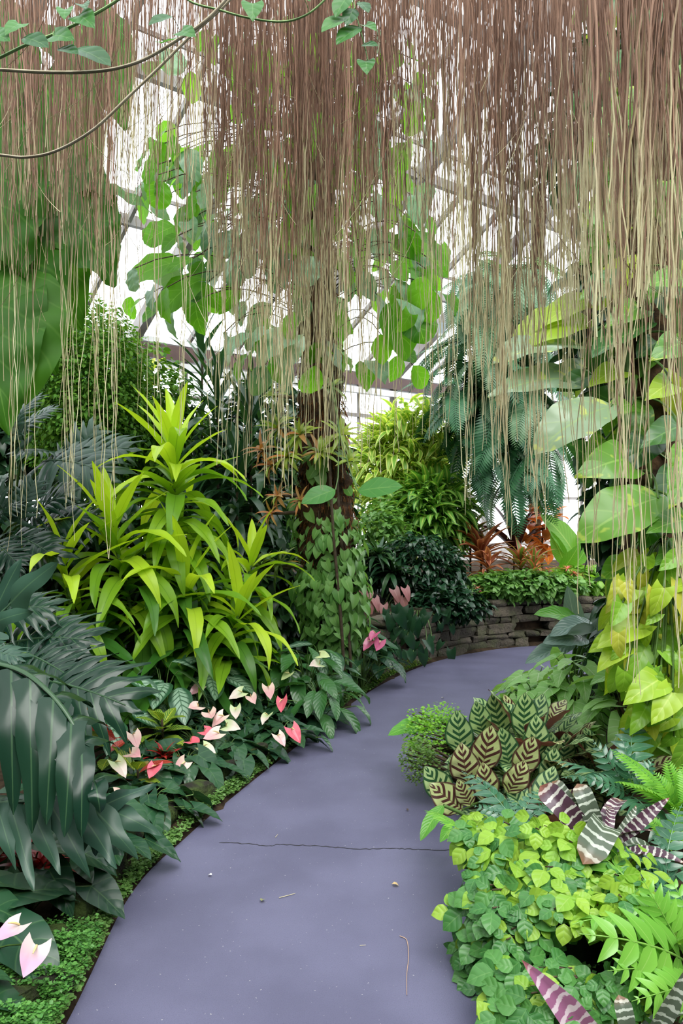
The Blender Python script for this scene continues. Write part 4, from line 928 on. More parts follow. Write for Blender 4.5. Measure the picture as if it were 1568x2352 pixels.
for k, (px, py, Y, rad, n, lab) in enumerate([(880, 1230, 9.6, (.38, .35, .45), 800, 'mid-green bush close behind the trunk below the variegated shrub'), (1180, 1342, 9.75, (.85, .30, .22), 2800, 'low leafy cover trailing along the top of the stone wall'), (1020, 1385, 8.9, (.5, .22, .20), 1300, 'dark trailing leaves hanging down the face of the stone wall'), (1330, 1330, 10.2, (.6, .35, .25), 900, 'bright low shrub on the raised bed behind the pink bromeliads')]):
    c_ = at(px, py, Y); bush('ground_ivy' if k in (1, 2) else 'leafy_shrub', lab, 'shrub', (c_[0], Y, RZ), c_, rad, n, [blade(.085, .028, 'oval', 4, 1, .6, 1, .2), blade(.075, .03, 'heart', 4, 1, .8, 1, .2, 0, 0, .2)], [M_IVY, M_IVY, M_DKB, leaf_mat('bright_shrub_leaf', (.12, .30, .03), (.22, .40, .05), None, .35, .4)][k], 305 + k, .35, (-1.0, .5), (.8, 1.4), nst=5, lumps=5)
for k, (px, py, Y, n, lab) in enumerate([(868, 1250, 9.0, 34, 'dark strap-leaved plant hanging over the wall beside the trunk'), (900, 1290, 8.9, 26, 'small dark strap-leaved plant against the dark bush')]):
    rosette('corn_plant', lab, 'corn plant', at(px, py + 30, Y), n, K_DARK, 320 + k, (1.2, -.1), (.6, .85), 'strap plants over the wall', 2)
# hanging philodendron leaves on the wall face and pinkish caladiums
K_HANG = Kind('trailing_leaf', [blade(.17, .055, 'heart', 8, 2, .8, 1, .2, .03, 5, .22)], [M_DKB, M_IVY])
p = rb(960, 8.95, .55); root = thing('trailing_philodendron', 'dark heart-leaved philodendron trailing down the stone wall to the path', 'philodendron', p); rg = random.Random(5); ms = MB()
for k in range(44):
    px = rg.uniform(880, 1040); py = rg.uniform(1385, 1500 - .0 * px); wq = wall_line(-.03); ii = int(np.argmin(abs(wq[:, 0] / wq[:, 1] * F_PX + 784 - px) + (wq[:, 0] > 2.2) * 900)); q = at(px, py, wq[ii][1] - rg.uniform(.0, .08)); q[2] = max(q[2], .1); K_HANG.add(rg, root, q - p, facing((rg.uniform(-1.0, .8), -.3, -1), (rg.uniform(-.5, .5), -.8, .6)), rg.uniform(.5, 1.1), 0)
    if k % 3 == 0: ms.add(*tube(bez((0, 0, 0), (q - p) * np.array((.8, .9, .1)), q - p, 6), .005, 4))
ms.obj('stem', M_STEM, root)
K_CAL = Kind('caladium_leaf', [blade(.17, .06, 'arrow', 8, 2, .7, 1, .2, .03, 5, .25)], leaf_mat('dusky_pink_leaf', (.36, .15, .16), (.28, .13, .13), (.45, .22, .22), .2, .4))
p = rb(870, 8.4, .35); p[2] = .3; root = thing('caladium', 'dusky pink-leaved caladium leaning over the wall end beside the trunk', 'caladium', p); ms = MB()
for px, py in [(846, 1362), (860, 1375), (905, 1355), (930, 1352), (848, 1385), (880, 1390), (915, 1375), (838, 1350), (925, 1375)]:
    q = at(px, py, 8.2) - p; K_CAL.add(rg, root, q, facing((rg.uniform(-.5, .5), -.5, -.8), (rg.uniform(-.3, .3), -.7, .7)), rg.uniform(.75, 1.0)); ms.add(*tube(bez((0, 0, 0), q * np.array((.3, .3, .9)), q, 5), .004, 4))
ms.obj('stem', M_STEM, root)
# ti plants
TI = [leaf_mat('ti_red', (.20, .05, .035), (.32, .10, .05), None, .3, .35, pat='edge', pc=(.50, .22, .12)), leaf_mat('ti_green', (.08, .16, .03), (.16, .22, .05), None, .3, .35, pat='edge', pc=(.45, .12, .08)), leaf_mat('ti_burgundy', (.035, .010, .014), (.06, .014, .018), None, .2, .3)]
K_TI = Kind('ti_leaf', [blade(.42, .036, 'strap', 9, 2, .7, 1, .35), blade(.40, .036, 'strap', 9, 2, 1.2, 1, .3)], TI)
for k, (px, py, Y, n, el, sc, m, lab) in enumerate([(1105, 1290, 10.2, 34, (1.35, .35), (.8, 1.1), 0, 'red-striped ti plant with spreading leaves above the stone wall'), (1080, 1250, 10.5, 22, (1.35, .5), (.8, 1.0), 1, 'green and red ti plant beside the variegated shrub'), (1195, 1310, 9.9, 20, (1.45, .6), (.6, .8), 1, 'small upright ti plant with yellow-green striped leaves in front of the burgundy one'), (1225, 1320, 9.8, 18, (1.45, .5), (.55, .75), 1, 'small striped ti plant beside the pink bromeliads'), (1180, 1275, 10.6, 10, (1.5, 1.0), (1.1, 1.4), 2, 'burgundy ti plant with broad dark upright leaves'), (1120, 1320, 9.9, 20, (1.2, .1), (.6, .8), 0, 'low red-striped ti plant whose leaves point over the wall')]):
    rg = random.Random(330 + k); p = at(px, py, Y); p[2] = max(p[2], RZ); root = thing('ti_plant', lab, 'ti plant', p)
    for i in range(n): f = i / n; K_TI.add(rg, root, (0, 0, .12 * f), rot(i * GA, el[1] + (el[0] - el[1]) * f + rg.uniform(-.15, .15), rg.uniform(-.3, .3)), rg.uniform(*sc) * (1.45 if m == 2 else 1.3), m)
    mb = MB(); mb.add(*tube(np.array([(0, 0, RZ - p[2] - .03), (0, 0, .0), (0, 0, .13)]), .015, 6)); mb.obj('stem', M_BROWNSTEM, root)
# orange croton
OC = Kind('orange_croton_leaf', [blade(.17, .045, 'oval', 7, 2, .7, 1, .2)], [leaf_mat('orange_leaf', (.62, .22, .06), (.50, .13, .05), (.75, .4, .1), .35, .35), leaf_mat('orange_dark_leaf', (.30, .09, .04), (.42, .16, .05), None, .3, .35)])
p = at(1243, 1300, 10.6); p[2] = RZ; rg = random.Random(9); root = thing('orange_croton', 'orange-leaved croton glowing behind the burgundy ti plant', 'croton', p); ms = MB()
for i in range(85):
    f = i / 85; q = at(1243 + rg.gauss(0, 27), 1275 - 112 * f, 10.6 + rg.uniform(-.25, .2)) - p; a = rg.uniform(0, 6.28); OC.add(rg, root, q, rot(a, rg.uniform(-.6, .3) + .7 * max(0, f - .7) / .3, rg.uniform(-.3, .3)), rg.uniform(1.0, 1.5), rg.choice((0, 0, 1)))
ms.add(*tube(np.array([(0, 0, -.03), (0, 0, .4), (.02, 0, .85)]), .014, 6)); ms.obj('stem', M_BROWNSTEM, root)
# banana-like leaves beyond the bend
K_BAN = Kind('banana_leaf', [blade(.8, .14, 'oval', 14, 3, .5, 1, .25, .05, 8), blade(.8, .16, 'oval', 14, 3, .9, 1, .15, .05, 8)], [leaf_mat('banana_leaf', (.09, .26, .03), (.13, .32, .04), (.25, .42, .1), .4, .35, veins=40, tboost=1.6), leaf_mat('bluish_broad_leaf', (.12, .20, .17), (.14, .22, .19), (.24, .34, .28), .2, .28, .5, veins=30, tboost=1.5), leaf_mat('glossy_green_broad_leaf', (.09, .30, .03), (.10, .32, .035), (.25, .48, .1), .38, .25, .5, veins=30, tboost=1.4)])
def broad(name, label, cat, base, leaves, seed):
    rg = random.Random(seed); base = np.asarray(base, float); root = thing(name, label, cat, base); ms = MB()
    for bx, by, bY, tx, ty, tY, N, m, v in leaves:
        b, e = at(bx, by, bY), at(tx, ty, tY); K_BAN.lay(rg, root, b, e, N, m, v, org=base); q = b - base; ms.add(*tube(bez((0, 0, -.02), (q[0] * .4, q[1] * .4, q[2] * .7), q, 6), np.linspace(.015, .008, 6), 6))
    ms.obj('stem', M_STEM, root)
broad('bird_of_paradise', 'upright broad-leaved plant with large leaf above the pink bromeliads', 'banana plant', rb(1300, 10.6), [(1325, 1290, 10.4, 1240, 1180, 10.3, (-.2, -.7, .7), 0, 1), (1300, 1300, 10.3, 1265, 1220, 10.2, (-.4, -.9, .2), 0, 0), (1340, 1290, 10.4, 1340, 1180, 10.5, (0, -1, .1), 0, 0), (1320, 1300, 10.3, 1375, 1200, 10.4, (.2, -1, .1), 0, 0), (1290, 1310, 10.3, 1330, 1250, 10.0, (.2, -.8, .6), 0, 1)], 1)
# pink star bromeliads
K_STAR = Kind('bromeliad_leaf', [blade(.24, .016, 'strap', 7, 1, 1.0, 1, .3)], [leaf_mat('bromeliad_green', (.10, .26, .04), (.16, .34, .06), None, .3, .35), leaf_mat('bromeliad_bract', (.75, .16, .16), (.80, .28, .24), None, .3, .35)])
for k, (px, py, Y, lab) in enumerate([(1203, 1327, 9.6, 'pink star bromeliad over the middle of the stone wall'), (1258, 1306, 9.9, 'pink star bromeliad under the orange croton'), (1303, 1302, 10.0, 'pale pink star bromeliad under the broad upright leaf'), (1318, 1313, 9.9, 'pink star bromeliad next to the pale pink one, slightly lower'), (1097, 1347, 9.5, 'small red star bromeliad at the dark bush end of the wall'), (1330, 1318, 9.9, 'pink star bromeliad closest to the hanging yellow leaves')]):
    rg = random.Random(350 + k); p = at(px, py, Y); root = thing('star_bromeliad', lab, 'bromeliad', p - np.array((0, 0, .12)), 'pink bromeliads on the raised bed')
    for i in range(16): K_STAR.add(rg, root, (0, 0, .0), rot(i * GA, rg.uniform(.1, .9)), rg.uniform(.8, 1.2), 0)
    for i in range(13): K_STAR.add(rg, root, (0, 0, .09), rot(i * GA, rg.uniform(.0, 1.2)), rg.uniform(.32, .46), 1, name='bract', label='pink bract')
    mb = MB(); mb.add(*tube(np.array([(0, 0, RZ - p[2] + .08), (0, 0, .1)]), .008, 5)); mb.obj('stem', M_STEM, root)
# ================================================================== planting right of the path
# tree trunk carrying the pothos
PT = [np.array((1.80, 4.75, 0.)), np.array((1.83, 4.75, 1.5)), np.array((1.80, 4.8, 3.0)), np.array((1.85, 4.8, 5.2))]
PL = spline(PT, 40); pt = thing('host_tree', 'dark tree trunk hidden behind the pothos leaves and thick hanging roots', 'tree', PT[0]); mb = MB(); mb.add(*trunk_mesh(PL - PT[0], np.full(40, .16), 5)); mb.obj('trunk', M_BARK, pt)
PO = [leaf_mat('pothos_leaf', (.085, .23, .028), (.13, .30, .035), (.24, .42, .08), .40, .30, .55, veins=13, pat='splash', pc=(.34, .45, .06), tboost=1.7), leaf_mat('pothos_sheen', (.20, .29, .18), (.25, .35, .20), (.27, .38, .16), .28, .25, .7, veins=13, pat='splash', pc=(.45, .52, .14), tboost=1.6), leaf_mat('pothos_yellow', (.38, .50, .04), (.30, .46, .04), (.5, .6, .12), .42, .34, .5, veins=13, tboost=1.3), leaf_mat('pothos_dark', (.025, .09, .02), (.04, .12, .025), (.10, .22, .05), .25, .3, .5, veins=13, tboost=2)]  # second material has the white-blue sheen of the sky painted into its colour
K_POT = Kind('pothos_leaf', [blade(.40, .125, 'heart', 14, 3, .55, 1, .14, .04, 5, .16), blade(.42, .12, 'oval', 14, 3, .8, 1, .2, .05, 6, .1), blade(.38, .13, 'heart', 14, 3, 1.0, 1, .08, .05, 5, .18), blade(.40, .12, 'oval', 14, 3, .35, 1, .3, .03, 5)], PO)
pb = np.array((1.72, 4.55, 0)); pb[2] = gz(pb[0], pb[1]); pothos = thing('giant_pothos', 'big-leaved golden pothos climbing the trunk behind the thick roots, leaves pointing to the path', 'pothos', pb); rg = random.Random(88); ms = MB(); ns = 0
def stalk(q, w=.007):
    i = int(np.argmin(abs(PL[:, 2] - (q[2] + pb[2]) - .15))); c_ = PL[i] - pb; ms.add(*tube(bez(c_ + np.array((-.12, -.08, 0)), (c_ + q) * .5 + np.array((0, -.05, .12)), q, 7), w, 5))
for bx, by, tx, ty, Y, N, m, v in [(1330, 795, 1128, 838, 4.9, (-.25, -.6, .8), 1, 1), (1310, 870, 1120, 912, 4.8, (-.25, -.65, .75), 1, 0), (1400, 935, 1226, 1045, 4.4, (-.35, -.75, .6), 1, 1), (1350, 850, 1235, 895, 4.9, (-.1, -.7, .6), 1, 0), (1500, 742, 1360, 822, 4.5, (-.3, -.5, .8), 3, 3), (1440, 1055, 1318, 1098, 4.3, (-.2, -.9, .3), 0, 2), (1510, 1145, 1323, 1248, 4.2, (-.35, -.8, .5), 0, 1), (1500, 1165, 1425, 1232, 4.3, (-.2, -.9, .3), 0, 0), (1575, 1195, 1483, 1225, 4.1, (-.1, -.8, .6), 0, 0),
        (1350, 735, 1170, 805, 5.0, (-.2, -.7, .6), 2, 1), (1350, 690, 1230, 760, 5.0, (-.2, -.6, .7), 2, 0), (1420, 640, 1330, 690, 4.8, (-.2, -.8, .5), 0, 0), (1430, 550, 1330, 610, 4.9, (-.2, -.8, .5), 0, 1), (1480, 510, 1400, 530, 4.8, (-.2, -.8, .5), 2, 3), (1500, 640, 1490, 700, 4.5, (0, -.9, .3), 0, 0), (1570, 640, 1480, 660, 4.4, (0, -.8, .5), 0, 0), (1565, 790, 1490, 830, 4.3, (0, -.9, .4), 0, 2), (1420, 850, 1350, 890, 4.6, (-.2, -.8, .5), 2, 0), (1450, 930, 1390, 960, 4.5, (-.2, -.8, .5), 0, 2),
        (1575, 1040, 1530, 1110, 4.1, (-.1, -.95, .2), 0, 0), (1570, 1090, 1535, 1170, 4.0, (-.1, -.95, .2), 0, 2), (1560, 980, 1470, 1030, 4.3, (-.2, -.8, .5), 3, 0), (1490, 1010, 1440, 1090, 4.4, (-.2, -.9, .3), 3, 2), (1500, 1200, 1470, 1270, 4.2, (-.2, -.9, .3), 3, 0), (1570, 1260, 1500, 1300, 4.2, (-.2, -.8, .5), 0, 0), (1460, 450, 1400, 480, 4.9, (-.2, -.8, .5), 2, 1), (1360, 1060, 1290, 1010, 4.8, (-.2, -.9, .3), 3, 0), (1450, 1290, 1380, 1330, 4.4, (-.2, -.8, .5), 0, 1), (1540, 880, 1480, 920, 4.3, (0, -.9, .4), 2, 0), (1390, 1010, 1340, 1060, 4.7, (0, -.9, .4), 0, 0)]:
    b_, e_ = at(bx, by, Y), at(tx, ty, Y - .12); K_POT.lay(rg, pothos, b_, e_, N, m, v, org=pb); stalk(b_ - pb)
for k in range(150):
    py = rg.uniform(-40, 1420); px = rg.uniform(1430 if py > 1050 else 1350, 1600); Y = rg.uniform(4.5, 5.2); q = at(px, py, Y)
    K_POT.add(rg, pothos, q - pb, facing((rg.uniform(-1, .4), rg.uniform(-.6, .1), -rg.uniform(.2, 1.1)), (rg.uniform(-.5, .2), -.8, rg.uniform(.2, .8))), rg.uniform(.5, .85), rg.choice((0, 0, 3, 3, 2)))
    if k % 3 == 0: stalk(q - pb)
for k in range(4): ms.add(*tube(PL[2:38] - pb + np.array((.17 * math.cos(k * 1.3 + 3), -.17, 0)), .015, 6))
ms.obj('stem', M_STEM, pothos)
# lime pothos cascading below
LP = [leaf_mat('lime_pothos', (.30, .48, .03), (.40, .56, .05), (.5, .62, .12), .40, .33, .5, veins=13, tboost=1.3), leaf_mat('green_pothos', (.16, .36, .035), (.24, .43, .04), (.3, .48, .08), .38, .33, .5, veins=13, tboost=1.4), leaf_mat('golden_pothos', (.52, .50, .07), (.45, .50, .06), (.6, .6, .15), .4, .35, .5, veins=13, tboost=1.2)]
K_LP = Kind('lime_pothos_leaf', [blade(.155, .052, 'heart', 11, 3, .7, 1, .2, .04, 5, .18), blade(.165, .048, 'heart', 11, 3, 1.1, 1, .2, .05, 6, .16), blade(.15, .054, 'heart', 11, 3, .3, 1, .25, .03, 5, .2)], LP)
lb = np.array((1.62, 4.2, 0)); lb[2] = gz(lb[0], lb[1]); lp = thing('lime_pothos', 'lime-yellow pothos cascading over the right side of the bend', 'pothos', lb); rg = random.Random(90); ms = MB(); hub = np.array((1.75, 4.4, 1.45)) - lb
for bx, by, tx, ty, Y, N, m, v in [(1425, 1275, 1358, 1318, 4.3, (-.3, -.6, .7), 2, 1), (1530, 1345, 1540, 1470, 4.0, (.1, -.95, .3), 2, 0), (1500, 1350, 1560, 1340, 4.0, (0, -.8, .6), 0, 0), (1440, 1385, 1362, 1415, 4.2, (-.3, -.7, .6), 2, 0), (1440, 1420, 1360, 1450, 4.2, (-.3, -.7, .6), 0, 1), (1470, 1560, 1385, 1620, 3.95, (-.2, -.8, .5), 0, 0), (1500, 1590, 1450, 1665, 3.9, (-.2, -.85, .4), 0, 2), (1480, 1495, 1515, 1545, 4.0, (.2, -.9, .3), 1, 0), (1420, 1430, 1325, 1490, 4.1, (-.2, -.7, .6), 0, 2), (1390, 1480, 1325, 1545, 4.1, (-.3, -.8, .5), 0, 1), (1440, 1480, 1400, 1560, 4.1, (-.1, -.9, .3), 1, 0), (1440, 1620, 1400, 1690, 4.0, (-.2, -.9, .3), 1, 1), (1560, 1500, 1530, 1580, 3.9, (0, -.95, .2), 0, 0), (1560, 1600, 1535, 1640, 3.85, (0, -.9, .4), 0, 2), (1480, 1330, 1420, 1390, 4.2, (-.2, -.8, .5), 0, 0), (1390, 1350, 1345, 1410, 4.3, (-.2, -.8, .5), 2, 1)]:
    b_, e_ = at(bx + 45, by, Y), at(tx + 45, ty, Y - .06); K_LP.lay(rg, lp, b_, e_, N, m, v, org=lb); ms.add(*tube(bez(hub, (hub + b_ - lb) * .5 + np.array((0, -.1, .1)), b_ - lb, 7), .006, 5))
for k in range(190):
    py = rg.uniform(1260, 1730); lo = 1400 if py < 1560 else 1425; px = lo + (1600 - lo) * rg.random() ** .9; q = at(px, py, rg.uniform(3.95, 4.6))
    K_LP.add(rg, lp, q - lb, facing((rg.uniform(-.9, .4), rg.uniform(-.5, .1), -rg.uniform(.3, 1.1)), (rg.uniform(-.5, .3), -.8, rg.uniform(.2, .8))), rg.uniform(.6, 1.05), rg.choice((0, 0, 1, 1, 2)))
    if k % 4 == 0: ms.add(*tube(bez(hub, (hub + q - lb) * .5 + np.array((0, -.1, .15)), q - lb, 7), .005, 5))
ms.obj('stem', M_STEM, lp)
# ferns hanging in the tree beyond
FE = [leaf_mat('fern_dark', (.03, .11, .05), (.05, .16, .07), None, .2, .4), leaf_mat('fern_hazed', (.10, .20, .11), (.17, .27, .16), None, .28, .4)]  # second material is paler, greyish haze mixed into the frond colour
K_FERN = Kind('fern_frond', [frond(.75, .15, 26, 1.3, .8, .018, 2, .4, seed=1), frond(.7, .13, 26, .8, .8, .016, 2, .3, seed=2), frond(.8, .16, 26, 1.7, .9, .018, 2, .4, seed=3)], FE)
fb = np.array((2.72, 11.3, .55)); TFL = spline([fb, fb + (0.02, 0, 1.5), fb + (-.02, 0, 3), fb + (.05, 0, 5.5)], 30)
tf = thing('host_tree', 'dark trunk that carries the hanging ferns beyond the bend', 'tree', fb); mb = MB(); mb.add(*trunk_mesh(TFL - fb, np.full(30, .09), 6)); mb.obj('trunk', M_BARK, tf)
for k, (px, y0, y1, n, mt, lab) in enumerate([(1130, 590, 760, 95, 1, 'upper haze-paled grey-green fern clump hanging behind the root curtain'), (1120, 740, 930, 98, 0, 'middle dark fern clump hanging against the white glass wall'), (1160, 880, 1080, 95, 0, 'lowest dark fern clump drooping over the raised bed')]):
    rg = random.Random(400 + k); p = at(px + 25, (y0 + y1) / 2, 10.2); root = thing('hanging_fern', lab, 'fern', p, 'hanging ferns')
    for i in range(n):
        q = at(px + rg.uniform(-75, 95), rg.uniform(y0, y1), rg.uniform(9.8, 10.5)); a = rg.uniform(PI * .7, 2.15 * PI)
        K_FERN.add(rg, root, q - p, rot(a, rg.uniform(-.75, .25), rg.uniform(-.3, .3)), rg.uniform(.9, 1.5), mt if rg.random() < .8 else 1 - mt, name='frond')
    mb = MB(); c_ = TFL[int(np.argmin(abs(TFL[:, 2] - p[2])))]; mb.add(*tube(np.array([c_ - p, (c_ - p) * .5, (0, 0, 0)]), .05, 7)); mb.obj('root_ball', M_BARK, root)
# broad leaves on the inside of the bend
bb = np.array((1.78, 6.3, 0)); bb[2] = gz(bb[0], bb[1])
broad('bird_of_paradise', 'blue-green broad-leaved plant with one upright leaf on the inside of the bend', 'banana plant', bb, [(1325, 1470, 6.2, 1302, 1345, 6.15, (-.15, -.9, .4), 1, 0), (1345, 1440, 6.1, 1225, 1412, 5.95, (-.1, -.55, .85), 2, 1), (1365, 1435, 6.0, 1262, 1462, 5.8, (0, -.6, .8), 1, 1), (1320, 1480, 6.0, 1205, 1525, 5.8, (-.1, -.6, .8), 1, 0), (1350, 1470, 6.0, 1245, 1478, 5.8, (0, -.7, .7), 1, 1), (1390, 1440, 6.1, 1420, 1380, 6.1, (.1, -.9, .4), 1, 0)], 2)
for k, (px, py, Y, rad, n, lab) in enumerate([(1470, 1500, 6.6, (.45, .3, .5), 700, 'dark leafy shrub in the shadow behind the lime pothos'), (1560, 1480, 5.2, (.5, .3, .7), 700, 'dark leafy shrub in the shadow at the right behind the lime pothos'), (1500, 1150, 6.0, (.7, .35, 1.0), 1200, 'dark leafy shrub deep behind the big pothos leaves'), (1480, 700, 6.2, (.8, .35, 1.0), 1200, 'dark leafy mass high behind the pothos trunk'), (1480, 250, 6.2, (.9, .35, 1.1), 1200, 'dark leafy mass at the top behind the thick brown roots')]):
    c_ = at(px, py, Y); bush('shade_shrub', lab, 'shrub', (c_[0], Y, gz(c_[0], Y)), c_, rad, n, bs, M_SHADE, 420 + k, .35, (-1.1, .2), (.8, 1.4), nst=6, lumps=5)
# arrowhead vines
K_SYN = Kind('arrowhead_leaf', [blade(.20, .078, 'arrow', 9, 3, .6, 1, .22, .03, 5, .28), blade(.19, .072, 'arrow', 9, 3, .95, 1, .2, .03, 5, .26)], leaf_mat('arrowhead_leaf', (.20, .42, .11), (.29, .50, .17), (.50, .62, .38), .3, .36, .4, 'silver' and None, veins=16, tboost=1.4))
for k, (b2, n, sp, h, lab) in enumerate([((1.36, 5.6), 40, .30, .40, 'pale-veined arrowhead vine at the inner edge of the bend'), ((1.50, 5.15), 52, .34, .52, 'pale-veined arrowhead vine filling the bed below the lime pothos'), ((1.25, 5.1), 40, .26, .42, 'pale-veined arrowhead vine just behind the striped calathea'), ((1.70, 4.75), 40, .3, .50, 'pale-veined arrowhead vine in shade under the lime pothos'), ((1.5, 6.0), 30, .26, .36, 'arrowhead vine by the broad blue-green leaves at the path')]):
    anthurium(b2, lab, n, 430 + k, sp, h, [], K_SYN, 'arrowhead_vine', 'arrowhead vine', sc=(.75, 1.1))
# striped calatheas
M_CAL = leaf_mat('calathea_leaf', (.25, .37, .15), (.33, .45, .20), (.04, .11, .04), .22, .32, .45, 'calathea', (.020, .070, .028), ribw=.02, under=(.13, .05, .06))
M_CAL2 = leaf_mat('calathea_leaf_warm', (.42, .46, .22), (.36, .42, .18), (.10, .05, .03), .22, .32, .45, 'calathea', (.060, .022, .020), ribw=.02, under=(.15, .05, .06))
K_CALA = Kind('calathea_leaf', [blade(.24, .075, 'oval', 16, 3, .45, 1, .12, .05, 6), blade(.22, .075, 'oval', 16, 3, .8, 1, .08, .06, 6, ph=1), blade(.25, .078, 'oval', 16, 3, .2, 1, .16, .04, 5, ph=2)], [M_CAL, M_CAL2])
def calathea(b2, label, seed, hand, n, spread, hmax, px0=0):
    rg = random.Random(seed); base = np.array((b2[0], b2[1], gz(*b2))); root = thing('calathea', label, 'calathea', base, 'striped calatheas'); ms = MB()
    for bx, by, tx, ty, Y, N, m, v in hand:
        b_ = at(bx, by, Y); K_CALA.lay(rg, root, b_, at(tx, ty, Y - .03), N, m, v, org=base); q = b_ - base; ms.add(*tube(bez((0, 0, 0), (q[0] * .4, q[1] * .4, q[2] * .8), q, 6), .005, 5))
    for i in range(n):
        f = (i + .5) / n; a = i * GA; r = spread * math.sqrt(f) * rg.uniform(.8, 1.15); h = hmax * (1 - .75 * f ** 1.5) * rg.uniform(.8, 1.1)
        q = np.array((math.cos(a) * r, math.sin(a) * r, h)); up = 1.25 - 1.5 * f
        K_CALA.add(rg, root, q, rot(a + rg.uniform(-.3, .3), up + rg.uniform(-.2, .2), rg.uniform(-.3, .3)) @ rot(0, 0, 0), rg.uniform(.7, 1.0), 1 if rg.random() < .3 else 0)
        ms.add(*tube(bez((0, 0, 0), (q[0] * .4, q[1] * .4, q[2] * .8), q, 6), .004, 4))
    ms.obj('stem', M_STEM, root)
calathea((1.00, 4.35), 'large striped calathea with upright patterned leaves leaning over the path', 440, [(1060, 1730, 1048, 1630, 4.2, (-.2, -.9, .4), 0, 0), (1110, 1690, 1092, 1610, 4.3, (-.1, -.9, .4), 0, 2), (1150, 1690, 1130, 1592, 4.4, (-.1, -.95, .3), 0, 0), (1200, 1690, 1205, 1590, 4.35, (.1, -.9, .4), 0, 2), (1225, 1740, 1230, 1640, 4.2, (.2, -.9, .4), 0, 0), (1105, 1770, 1128, 1665, 4.05, (0, -.95, .3), 1, 0), (1170, 1760, 1150, 1670, 4.1, (0, -.95, .35), 0, 2), (1190, 1780, 1225, 1690, 4.0, (.1, -.95, .3), 1, 0), (1075, 1800, 1058, 1705, 4.0, (-.2, -.95, .3), 1, 1), (1120, 1840, 1108, 1750, 3.9, (0, -.95, .3), 1, 0), (1165, 1820, 1205, 1745, 3.9, (.2, -.9, .3), 1, 1), (1060, 1790, 1035, 1735, 4.0, (-.3, -.9, .4), 0, 0), (1030, 1830, 975, 1760, 3.95, (-.4, -.8, .5), 0, 1), (1060, 1860, 985, 1800, 3.85, (-.3, -.8, .5), 1, 1), (1080, 1850, 1050, 1790, 3.85, (-.2, -.9, .4), 1, 0), (1250, 1800, 1275, 1715, 4.1, (.2, -.9, .4), 0, 0)], 46, .34, .40)
calathea((1.22, 4.6), 'second striped calathea, paler, tucked behind the larger one', 441, [(1260, 1760, 1265, 1680, 4.4, (.2, -.9, .4), 0, 0), (1290, 1760, 1300, 1680, 4.4, (.2, -.9, .4), 0, 2)], 30, .26, .24)
calathea((.92, 3.85), 'low striped calathea at the path edge under the larger one', 442, [], 30, .24, .14)
calathea((1.42, 4.3), 'small striped calathea next to the ferns behind the zebra bromeliad', 443, [], 24, .2, .18)
# maidenhair fern
mh = [blade(.018, .010, 'round', 2, 1, .2, 1, .05)]
c_ = at(985, 1690, 4.75)
bush('maidenhair_fern', 'lacy bright maidenhair fern hanging over the path edge beside the calathea', 'fern', (.92, 4.75, gz(.92, 4.75)), at(1000, 1690, 4.75), (.20, .24, .20), 2300, mh, leaf_mat('maidenhair_leaf', (.15, .36, .035), (.22, .44, .05), None, .35, .45), 450, .25, (-.6, .6), (.7, 1.4), M_BROWNSTEM, 26, 9)
bush('maidenhair_fern', 'wiry duller maidenhair fern just below the bright one at the path edge', 'fern', (.82, 4.45, gz(.82, 4.45)), at(965, 1745, 4.4), (.12, .15, .12), 900, mh, leaf_mat('maidenhair_dull', (.08, .17, .04), (.13, .22, .05), None, .3, .5), 451, .25, (-.6, .6), (.6, 1.2), M_BROWNSTEM, 18, 7)
b = np.array((.98, 5.0, 0)); b[2] = gz(b[0], b[1])
broad('birds_nest_fern', 'single long green strap leaf reaching over the path beside the maidenhair fern', 'fern', b, [(1010, 1672, 4.9, 890, 1690, 4.75, (-.1, -.45, .9), 2, 1)], 3)
b = np.array((.78, 3.75, 0)); b[2] = gz(b[0], b[1])
broad('birds_nest_fern', 'glossy broad leaf pointing down to the path below the calathea', 'fern', b, [(1018, 1850, 3.72, 965, 1932, 3.6, (-.3, -.6, .75), 2, 0), (1050, 1890, 3.7, 1010, 1935, 3.55, (-.2, -.7, .7), 2, 0)], 4)
# zebra bromeliads
ZB = [leaf_mat('zebra_leaf_purple', (.050, .022, .038), (.085, .035, .06), None, .08, .34, .5, 'zebra', (.50, .49, .45)), leaf_mat('zebra_leaf_green', (.065, .085, .06), (.085, .11, .075), None, .08, .34, .5, 'zebra', (.48, .52, .45)), leaf_mat('zebra_leaf_mauve', (.20, .075, .15), (.26, .10, .19), None, .08, .34, .5, 'zebra', (.58, .50, .54))]
K_ZEB = Kind('bromeliad_leaf', [blade(.42, .042, 'blunt', 18, 3, 1.3, 1.3, .35, .0), blade(.45, .040, 'strap', 18, 3, 1.0, 1.2, .4, .0), blade(.40, .046, 'blunt', 16, 3, 2.0, 1.6, .3, .0), blade(.45, .042, 'strap', 18, 3, .5, 1, .4)], ZB)
def zebra(b, label, seed, hand, n):
    rg = random.Random(seed); b = np.asarray(b, float); root = thing('zebra_bromeliad', label, 'bromeliad', b, 'zebra-banded bromeliads')
    for bx, by, bY, tx, ty, tY, N, m, v in hand: K_ZEB.lay(rg, root, at(bx, by, bY), at(tx, ty, tY), N, m, v, org=b)
    for i in range(n): K_ZEB.add(rg, root, (0, 0, .0), rot(i * GA, rg.uniform(.5, 1.2), rg.uniform(-.2, .2)), rg.uniform(.55, .8), rg.randrange(2))
    mb = MB(); mb.add(*tube(np.array([(0, 0, -.14), (0, 0, .02)]), .025, 7)); mb.obj('stem', M_BROWNSTEM, root)
